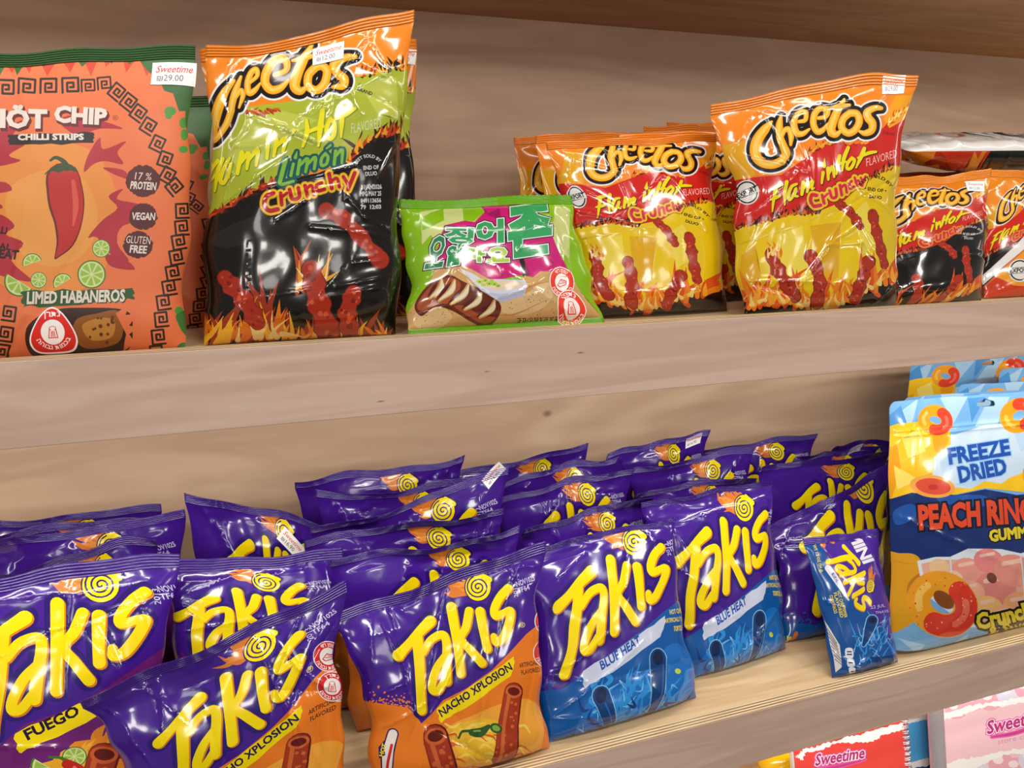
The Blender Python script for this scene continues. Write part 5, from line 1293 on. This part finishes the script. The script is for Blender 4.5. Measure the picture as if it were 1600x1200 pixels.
def art_of(bag, layers, base, step=4.2, kind='gloss'):
    return compile_art(bag.W * MM, bag.H * MM, base, layers, vmax=1 - bag.seal, vmin=bag.bseal, step=step, kind=kind, pleats=bag.lines + bag.cr)
OR = '#f58a20'
def far_marks(src, dst, bag_dst): return Map(flam_r, src, dst, bag_dst)
A_HOT = art_of(hot, hot_layers(Map(hot)), '#ee7a48', kind='matte')
A_LIM = art_of(limon, limon_layers(Map(limon)), OR)
A_SQ = art_of(squid, squid_layers(Map(squid)), '#8cc21c')
A_FR = art_of(flam_r, flamin_layers(Map(flam_r)), OR)
s_ = dict(cb=(1196, 257.5), st=(1376, 170.5), e2=(1280, 184), fb=(1206.5, 330.7), ex=(1168, 300), fl=(1355, 257), th=(1368, 237), lb=(1227, 319), e1=(1241, 193))
A_FL = art_of(flam_l, flamin_layers(Map(flam_r, [s_[k] for k in ('cb', 'st', 'e2', 'fb', 'ex', 'fl')], [(931.5, 275), (1086, 237.5), (1011, 234), (926, 336), (902.6, 312.5), (1075, 306)], flam_l)), OR)
A_BK = art_of(black, flamin_layers(Map(flam_r, [s_[k] for k in ('st', 'e2', 'th', 'lb', 'cb')], [(1516.6, 297.5), (1450.6, 305), (1517.5, 333), (1396.5, 387), (1398, 349)], black), True), '#f2901c')
def right_layers():
    o = flamin_layers(Map(flam_r, [s_[k] for k in ('cb', 'fb', 'e1')], [(1565, 343), (1547, 391), (1592.7, 301)], right), True)
    F = lambda L: laid(L, CF, Map(right))
    o.append(('#e2702a', F([poly([(840, 990), (1200, 650), (1700, 300), (1700, 1300), (860, 1010)])]))); o.append(('#eeeae8', F([poly([(838, 880), (1200, 540), (1500, 300), (1500, 420), (1200, 650), (840, 972)])])))
    o.append(('#f0a02a', F([poly([(960, 890), (1200, 665), (1500, 480), (1500, 1040), (1100, 960)])]))); o.append(('#d2401c', F([poly([(840, 1000), (960, 890), (1110, 960), (1500, 1050), (1500, 1120), (850, 1120)])])))
    o += export_badge(F, (1165, 832), 98, 4)
    o.append(('#d8483f', F(text('★★', (1112, 640), 40, 38, width=60))))
    return o
A_RT = art_of(right, right_layers(), '#f2901c')

b_hot = build_bag(hot, A_HOT, 'matte orange chilli strips bag with green top at the left end of the upper shelf', group=None, seal_ink='#35602f', ribs=6)
b_lim = build_bag(limon, A_LIM, 'tall green and black chip bag, tallest on the upper shelf', group=UPG, ribs=4)
b_sq = build_bag(squid, A_SQ, 'small lime green and magenta chip bag with Korean lettering, leaning back', group=None, seal_ink='#7cbf1a', ribs=6, zig=True)
b_fr = build_bag(flam_r, A_FR, 'tall orange and yellow chip bag with a price label on its top right corner', group=UPG, ribs=4)
b_fl = build_bag(flam_l, A_FL, 'orange and yellow chip bag directly right of the small lime green bag', group=UPG, ribs=4)
b_bk = build_bag(black, A_BK, 'smaller orange and black chip bag with a white price label, under the lying bag', group=UPG, ribs=5)
b_rt = build_bag(right, A_RT, 'chip bag with a white diagonal stripe and round export stamp at the right picture edge', group=UPG, ribs=5)

stick_px(hot, b_hot, (272, 115), '₪29.00', .036, -1)
tri = stick(hot, b_hot, 'warning_label', warn_tri(), hot.unprint(np.array([(82.5, 516.)]))[0], .040, 0, 'red and white three-cornered warning sticker')
stick_px(limon, b_lim, (513, 84), '₪12.00', .030, 0)
stick_px(flam_r, b_fr, (1395, 133), '₪29.00', .036, 4)
stick_px(black, b_bk, (1524, 291), '₪12.00', .034, -6)
for px, w, ic in (((878, 441), .033, ('שומן רווי', 'butter')), ((893, 481), .0365, ('נתרן', 'salt'))):
    stick(squid, b_sq, 'warning_label', warn_art(*ic), squid.unprint(np.array([px], float))[0], w, 0, 'round orange and white warning sticker')

# bags behind the front ones
def behind(tl, tr, Y, w_min, art, lab, group=UPG, z=FU, seed=0, seal_ink=None, full_from='l', **kw):
    a, b = at(*tl, Y + .012), at(*tr, Y + .012); w = np.linalg.norm(b - a)
    if w < w_min:
        if full_from == 'l': b = a + (b - a) * w_min / w
        else: a = b + (a - b) * w_min / w
    w = np.linalg.norm(b - a); c = (a + b) / 2
    P = dict(Tf=.014, Tb=.014, seal=.045, seed=seed, crease=10, amp=1.0, pinch=.08, wave=.003, bow=0)
    P.update(kw)
    bg_ = Bag([a, b, np.array([c[0] + w / 2, Y - .012, z + .001]), np.array([c[0] - w / 2, Y - .012, z + .001])], **P)
    return bg_, build_bag(bg_, art, lab, group=group, ribs=4, seal_ink=seal_ink)
behind((-70, 158), (331, 148), .875, .15, A_HOT, 'second matte orange chilli strips bag, peeking out behind the first', None, seed=70, seal_ink='#35602f', Tf=.018, Tb=.018)
l2, b_l2 = behind((312, 78), (650, 66), .885, .15, A_LIM, 'green and black chip bag hidden behind the tallest bag', seed=71, Tf=.018, Tb=.018)
stick_px(l2, b_l2, (632, 88), '₪12.00', .026, -6)
for k, (tl, tr, Y, lab) in enumerate((
    ((803, 212), (1000, 205), .955, 'leftmost orange topped chip bag behind the small lime green bag, farthest back'),
    ((836, 212), (1020, 206), .905, 'orange topped chip bag just right of the farthest left one, black logo edge showing'),
    ((968, 209), (1160, 206), .872, 'orange topped chip bag directly behind the bag beside the lime green bag'),
    ((1008, 196), (1180, 195), .958, 'orange topped chip bag in the middle of the pile between the two large yellow bags'),
    ((1040, 191), (1215, 194), 1.0, 'orange topped chip bag farthest back between the two front yellow bags'),
    ((1088, 194), (1320, 186), .918, 'dim orange and red chip bag right behind the tall bag with the corner label'))):
    behind(tl, tr, Y, .2, A_FR, lab, seed=80 + k)
behind((1372, 273), (1540, 265), .915, .18, A_BK, 'orange topped chip bag under the left end of the lying bag', seed=90, Tf=.016, Tb=.016)

# the bag lying on its face on top of the standing ones: white back up
def lying_bag():
    z = 1.562
    q = [np.array(p) for p in ((.875, .985, z + .028), (1.28, .995, z + .033), (1.262, .85, z + .006), (.862, .84, z - .004))]
    bg_ = Bag(q, Tf=.012, Tb=.034, seal=0, seed=95, crease=16, amp=1.3, pinch=.0, wave=0, bottom=.12, top=.4, gather=.3)
    fa = lambda L: [np.asarray(l) for l in L]
    r = np.random.RandomState(6); o = []
    o.append(('#c9362a', fa([disc((.36, .52), .055, .17)]))); o.append(('#efecea', fa([disc((.36, .52), .03, .1)])))
    o.append(('#d8584a', fa([poly([(.4, .84), (.52, .84), (.52, .9), (.4, .9)])])))
    o.append(('#3a3838', fa([poly([(x, .25), (x + w, .25), (x + w, .8), (x, .8)]) for x, w in zip(np.arange(.45, .54, .012), r.uniform(.002, .007, 8))])))
    o.append(('#77736f', fa([poly([(x, .2 + .1 * r.rand()), (x + .004, .2), (x + .004, .85), (x, .85)]) for x in np.arange(.57, .8, .014)])))
    o.append(('#1a1716', fa([poly([(.82, .2), (.83, .2), (.86, .9), (.85, .9)]), poly([(.87, .1), (1, .1), (1, .5), (.87, .45)])])))
    art = compile_art(bg_.W * MM, bg_.H * MM, '#eceae8', o, step=5)
    root = thing('chip_bag', 'chip bag lying flat with its white back up, on top of the smaller black bag', 'chip bag', UPG, loc=tuple((q[2] + q[3]) / 2))
    mesh_obj('back_film', bg_.front(art['uv'][:, 0], art['uv'][:, 1]), art['F'], [film(c) for c in art['inks']], art['mi'], root, bg_.normals(art['uv'][:, 0], art['uv'][:, 1]))
    # the printed front hangs below
    lo = [('#d8341c', fa([poly([(.12, -.1), (.40, -.1), (.37, 1.1), (.1, 1.1)])])), ('#141416', fa([poly([(.38, -.1), (1.1, -.1), (1.1, 1.1), (.36, 1.1)])]))]
    lo += [('#e88a20', fa([jag([(.3, .0), (.36, .0), (.38, .5), (.32, .6)], .02, 4, 3)])), ('#b0301c', fa([stroke([(.62, .1), (.75, .16), (.9, .12)], .05), stroke([(.15, .05), (.3, .2)], .04)]))]
    lo.append(('#d8d6d4', fa(text('BEST SOLD BY', (.46, .30), .09, -60, fat=.03, xs=.6, flip=1) + text('DLUO', (.5, .2), .1, -60, fat=.03, xs=.6, flip=1))))
    lo.append(('#f0951c', fa([disc((.08, .2), .05, .1), disc((.16, .12), .03, .08)]))); lo.append(('#17130f', fa([disc((.085, .2), .026, .06)])))
    ar = compile_art(bg_.W * MM, bg_.H * MM, '#f28c1e', lo, step=5)
    u, v = ar['uv'][:, 0], ar['uv'][:, 1]; e = .002
    def und(u, v): return bg_.mid(u, v) - bg_.n * (bg_.Tb * bg_.swell(u, v) - .6 * bg_.rough(u * .93 + .03, 1 - v))[..., None]
    n = np.cross(und(u, v + e) - und(u, v - e), und(u + e, v) - und(u - e, v)); n /= np.linalg.norm(n, axis=1)[:, None] + 1e-12
    mesh_obj('front_film', und(u, v), ar['F'][:, ::-1], [film(c) for c in ar['inks']], ar['mi'], root, n)
lying_bag()
# ------------------------------------------------------------------ stationery on the shelf below
CN = crop(1130, 1000, 3.404)
class Sheet:
    """flat printed face of a stiff board; q corners top left, top right, bottom right, bottom left"""
    def __init__(s, q):
        s.q = [np.asarray(c, float) for c in q]; s.W = np.linalg.norm(s.q[1] - s.q[0]); s.H = np.linalg.norm(s.q[0] - s.q[3])
        n = np.cross(s.q[1] - s.q[0], s.q[0] - s.q[3]); s.n = n / np.linalg.norm(n)
    def front(s, u, v, lift=0.0, rough=True):
        U, V_ = np.asarray(u, float)[..., None], np.asarray(v, float)[..., None]
        return (1 - V_) * ((1 - U) * s.q[3] + U * s.q[2]) + V_ * ((1 - U) * s.q[0] + U * s.q[1]) + s.n * lift
    unprint = Bag.unprint
def board_thing(name, label, cat, sh, art, thick, page, cover, group=None, block_in=.003):
    root = thing(name, label, cat, group, loc=tuple((sh.q[2] + sh.q[3]) / 2))
    u, v = art['uv'][:, 0], art['uv'][:, 1]; P = sh.front(u, v); k = len(P); F = art['F']
    rim = []                                                   # printed front cover, a thin closed board
    P2 = P - sh.n * .0012
    ed = {}
    for f in F:
        for a, b in ((f[0], f[1]), (f[1], f[2]), (f[2], f[0])):
            if (b, a) in ed: ed.pop((b, a))
            else: ed[(a, b)] = 1
    side = [(b, a, a + k) for a, b in ed] + [(b, a + k, b + k) for a, b in ed]
    FF = np.concatenate([F, F[:, ::-1] + k, np.array(side)])
    mi = np.concatenate([art['mi'], np.zeros(len(F) + len(side), int)])
    mesh_obj('front_cover', np.concatenate([P, P2]), FF, [film(c, 'matte') for c in art['inks']], mi, root, None, smooth=False)
    def slab(nm, d0, d1, inset, mat):
        a, b = inset / sh.W, inset / sh.H
        c = [sh.front(uu, vv) for uu, vv in ((a, 1 - b), (1 - a, 1 - b), (1 - a, b), (a, b))]
        V = [x - sh.n * d0 for x in c] + [x - sh.n * d1 for x in c]
        mesh_obj(nm, V, [(3, 2, 1, 0), (4, 5, 6, 7), (0, 1, 5, 4), (1, 2, 6, 5), (2, 3, 7, 6), (3, 0, 4, 7)], mat, None, root, smooth=False)
    slab('pages', .0013, thick - .0013, block_in, page); slab('back_cover', thick - .0012, thick, 0, cover)
    return root
PAGE = simple('paper_pages', '#e9e4dc', .8)
def sheet(tl, tr, yt, h, lean):
    a, b = at(*tl, yt), at(*tr, yt); d = (b - a) / np.linalg.norm(b - a)
    dn = np.cross(d, [0, 1, 0]); dn = dn / np.linalg.norm(dn); dn = dn if dn[2] < 0 else -dn
    # stand the lower edge forward of the top
    dn = dn + np.array([0, -lean, 0]); dn /= np.linalg.norm(dn)
    return Sheet([a, b, b + dn * h, a + dn * h])
def torn(F, pts, amp, seed, ink='#f4f1ee'): return (ink, F([jag(pts, amp, 9, seed)]))
def wordmark(F, org, w, ang, k):
    t = text('Sweetime', org, k, ang, .28, fat=.03, width=w)
    a = math.radians(ang); e = lambda x, y: (org[0] + x * math.cos(a) + y * math.sin(a), org[1] - x * math.sin(a) + y * math.cos(a))
    sw = [stroke([e(.06 * w, .22 * k), e(.4 * w, .30 * k), e(.75 * w, .2 * k), e(1.02 * w, .1 * k)], [3, 11, 10, 3])]
    return [('#e05aa6', F(offset_loops(t, 9) + [stroke([e(.06 * w, .22 * k), e(.4 * w, .30 * k), e(.75 * w, .2 * k), e(1.02 * w, .1 * k)], [20, 26, 24, 18])])), ('#fbf2f6', F(offset_loops(t, 4))), ('#b8287a', F(t)), ('#c83a8a', F(sw))]
# red ring-bound notebook
s1 = sheet((1240, 1168), (1413, 1114), .80, .19, .22)
def red_art():
    F = lambda L: laid(L, CN, Map(s1)); o = []
    o.append(('#3a5a2a', F([poly([(380, 560), (700, 480), (960, 400), (960, 300), (380, 300)])]))); o.append(('#c8402c', F([disc((620, 510), 40), disc((860, 460), 36)])))
    o.append(torn(F, [(380, 620), (430, 580), (520, 560), (640, 520), (740, 500), (830, 470), (960, 440), (960, 480), (850, 505), (800, 540), (700, 545), (600, 550), (520, 585), (440, 600), (420, 640)], 7, 4))
    o.append(torn(F, [(300, 760), (960, 720), (1000, 760), (300, 800)], 8, 5)); o.append(('#d8b23a', F([poly([(300, 800), (1000, 762), (1000, 1200), (300, 1200)])])))
    o += wordmark(F, (490, 668), 262, 9, 84)
    return compile_art(s1.W * MM, s1.H * MM, '#e2463c', o, step=12, kind='matte')
r1 = board_thing('notebook', 'red ring-bound notebook with torn-paper stripe under the lower shelf', 'notebook', s1, red_art(), .012, PAGE, simple('notebook_back', '#c9c2b8', .7), 'shop notebooks on the bottom shelf')
wire = simple('binding_wire', '#d9d9dc', .25, 1.0)
for k in range(22):                                           # wire loops down the right edge
    c = s1.front(1.0, .975 - k * .046); ex = (s1.q[1] - s1.q[0]) / s1.W; V, F_ = [], []
    for half in (-.0016, .0016):
        base = len(V); n = 14
        for i in range(n):
            t = 2 * math.pi * i / n; d = ex * math.cos(t) - s1.n * math.sin(t); ctr = c - s1.n * .006 + d * .0085 + np.array([0, 0, half])
            for j in range(6):
                q = 2 * math.pi * j / 6; V.append(ctr + d * .0008 * math.cos(q) + np.array([0, 0, .0008 * math.sin(q)]))
        for i in range(n):
            for j in range(6): F_.append((base + i * 6 + j, base + (i + 1) % n * 6 + j, base + (i + 1) % n * 6 + (j + 1) % 6, base + i * 6 + (j + 1) % 6))
    mesh_obj('binding_ring', V, F_, wire, None, r1)
# blue notebook behind
s2 = sheet((1395, 1132), (1500, 1104), .835, .185, .2)
def blue_art():
    F = lambda L: laid(L, CN, Map(s2)); o = []
    o.append(torn(F, [(900, 440), (980, 425), (1060, 405), (1160, 375), (1300, 330), (1300, 360), (1160, 395), (1080, 425), (1000, 440), (900, 470)], 6, 3))
    o.append(('#1f3f78', F([poly([(900, 690), (1300, 610), (1300, 1200), (900, 1200)])])))
    o.append(torn(F, [(900, 650), (1010, 650), (1060, 630), (1170, 615), (1300, 585), (1300, 635), (1170, 648), (1090, 668), (1000, 690), (900, 710)], 7, 6))
    return compile_art(s2.W * MM, s2.H * MM, '#54b2f4', o, step=12, kind='matte')
board_thing('notebook', 'bright blue notebook with torn white stripe, between the red and the pink one', 'notebook', s2, blue_art(), .014, PAGE, simple('notebook_edge', '#2a3a55', .6), 'shop notebooks on the bottom shelf')
# thick pink book at the right
s3 = sheet((1474, 1097), (1740, 1016), .79, .19, .2)
def pink_art():
    F = lambda L: laid(L, CN, Map(s3)); r = np.random.RandomState(3); o = []
    sweets = lambda pts: [x for q in pts for x in (('#e7a7b4' if q[3] else '#d8d4e6', F([disc(q[:2], q[2], q[2] * .85)])), ('#f7dfe4', F([disc((q[0] - q[2] * .25, q[1] - q[2] * .3), q[2] * .4, q[2] * .3)])))]
    o += sweets([(1240, 370, 60, 1), (1330, 330, 56, 1), (1420, 320, 66, 1), (1520, 290, 66, 0), (1610, 260, 60, 1), (1720, 240, 70, 1)])
    o.append(torn(F, [(1120, 400), (1200, 385), (1300, 350), (1420, 335), (1560, 310), (1900, 240), (1900, 280), (1600, 335), (1500, 350), (1400, 352), (1290, 395), (1200, 420), (1120, 440)], 7, 8))
    o += sweets([(1380, 720, 70, 0), (1480, 660, 70, 1), (1560, 680, 66, 1), (1640, 640, 70, 0), (1720, 650, 70, 1), (1300, 740, 60, 1)])
    o.append(torn(F, [(1120, 700), (1240, 640), (1360, 620), (1480, 590), (1620, 570), (1900, 500), (1900, 550), (1640, 600), (1500, 610), (1420, 640), (1330, 690), (1200, 720), (1120, 760)], 7, 9))
    o += wordmark(F, (1405, 500), 330, 13, 96)
    o.append(('#d98ab5', F(text('store candy', (1460, 556), 40, 12, .2, fat=.0, width=230))))
    return compile_art(s3.W * MM, s3.H * MM, '#efc3cb', o, step=12, kind='matte')
board_thing('book', 'thick pink book with sweets and wordmark, rightmost under the lower shelf', 'book', s3, pink_art(), .034, simple('grey_pages', '#a9a7ab', .7), simple('pink_back', '#c9909a', .6))
# yellow glossy rounded tub at the left of the notebooks
def yellow_tub():
    top = at(1222, 1172, .885); cx, cy = top[0], .885; zt = top[2] + .012
    prof = [(.0, 0), (.016, -.0005), (.026, -.003), (.0335, -.009), (.0375, -.018), (.0385, -.028), (.0372, -.034), (.0365, -.036)]
    root = thing('candy_tub', 'glossy yellow rounded tub just left of the red notebook, under the lower shelf', 'tub', None, loc=(cx, cy, .498))
    def lathe(nm, pr, mat):
        n = 40; V = []; F_ = []
        for r_, z in pr:
            for i in range(n): V.append((cx + 1.1 * max(r_, 1e-5) * math.cos(2 * math.pi * i / n), cy + 1.1 * max(r_, 1e-5) * math.sin(2 * math.pi * i / n), zt + z))
        for k in range(len(pr) - 1):
            for i in range(n): F_.append((k * n + i, (k + 1) * n + i, (k + 1) * n + (i + 1) % n, k * n + (i + 1) % n))
        mesh_obj(nm, V, F_, mat, None, root)
    h = zt - .499
    lathe('lid', prof + [(.030, -.0362)], simple('yellow_plastic', '#f7c40c', .18, 0, .02, Coat_Weight=.6))
    lathe('body', [(.0, -.0362), (.031, -.0364), (.0335, -.05), (.036, -.09), (.037, -.6 * h), (.035, -.9 * h), (.031, -h + .001), (0, -h + .001)], simple('yellow_body', '#efb40a', .22, 0, .02))
yellow_tub()
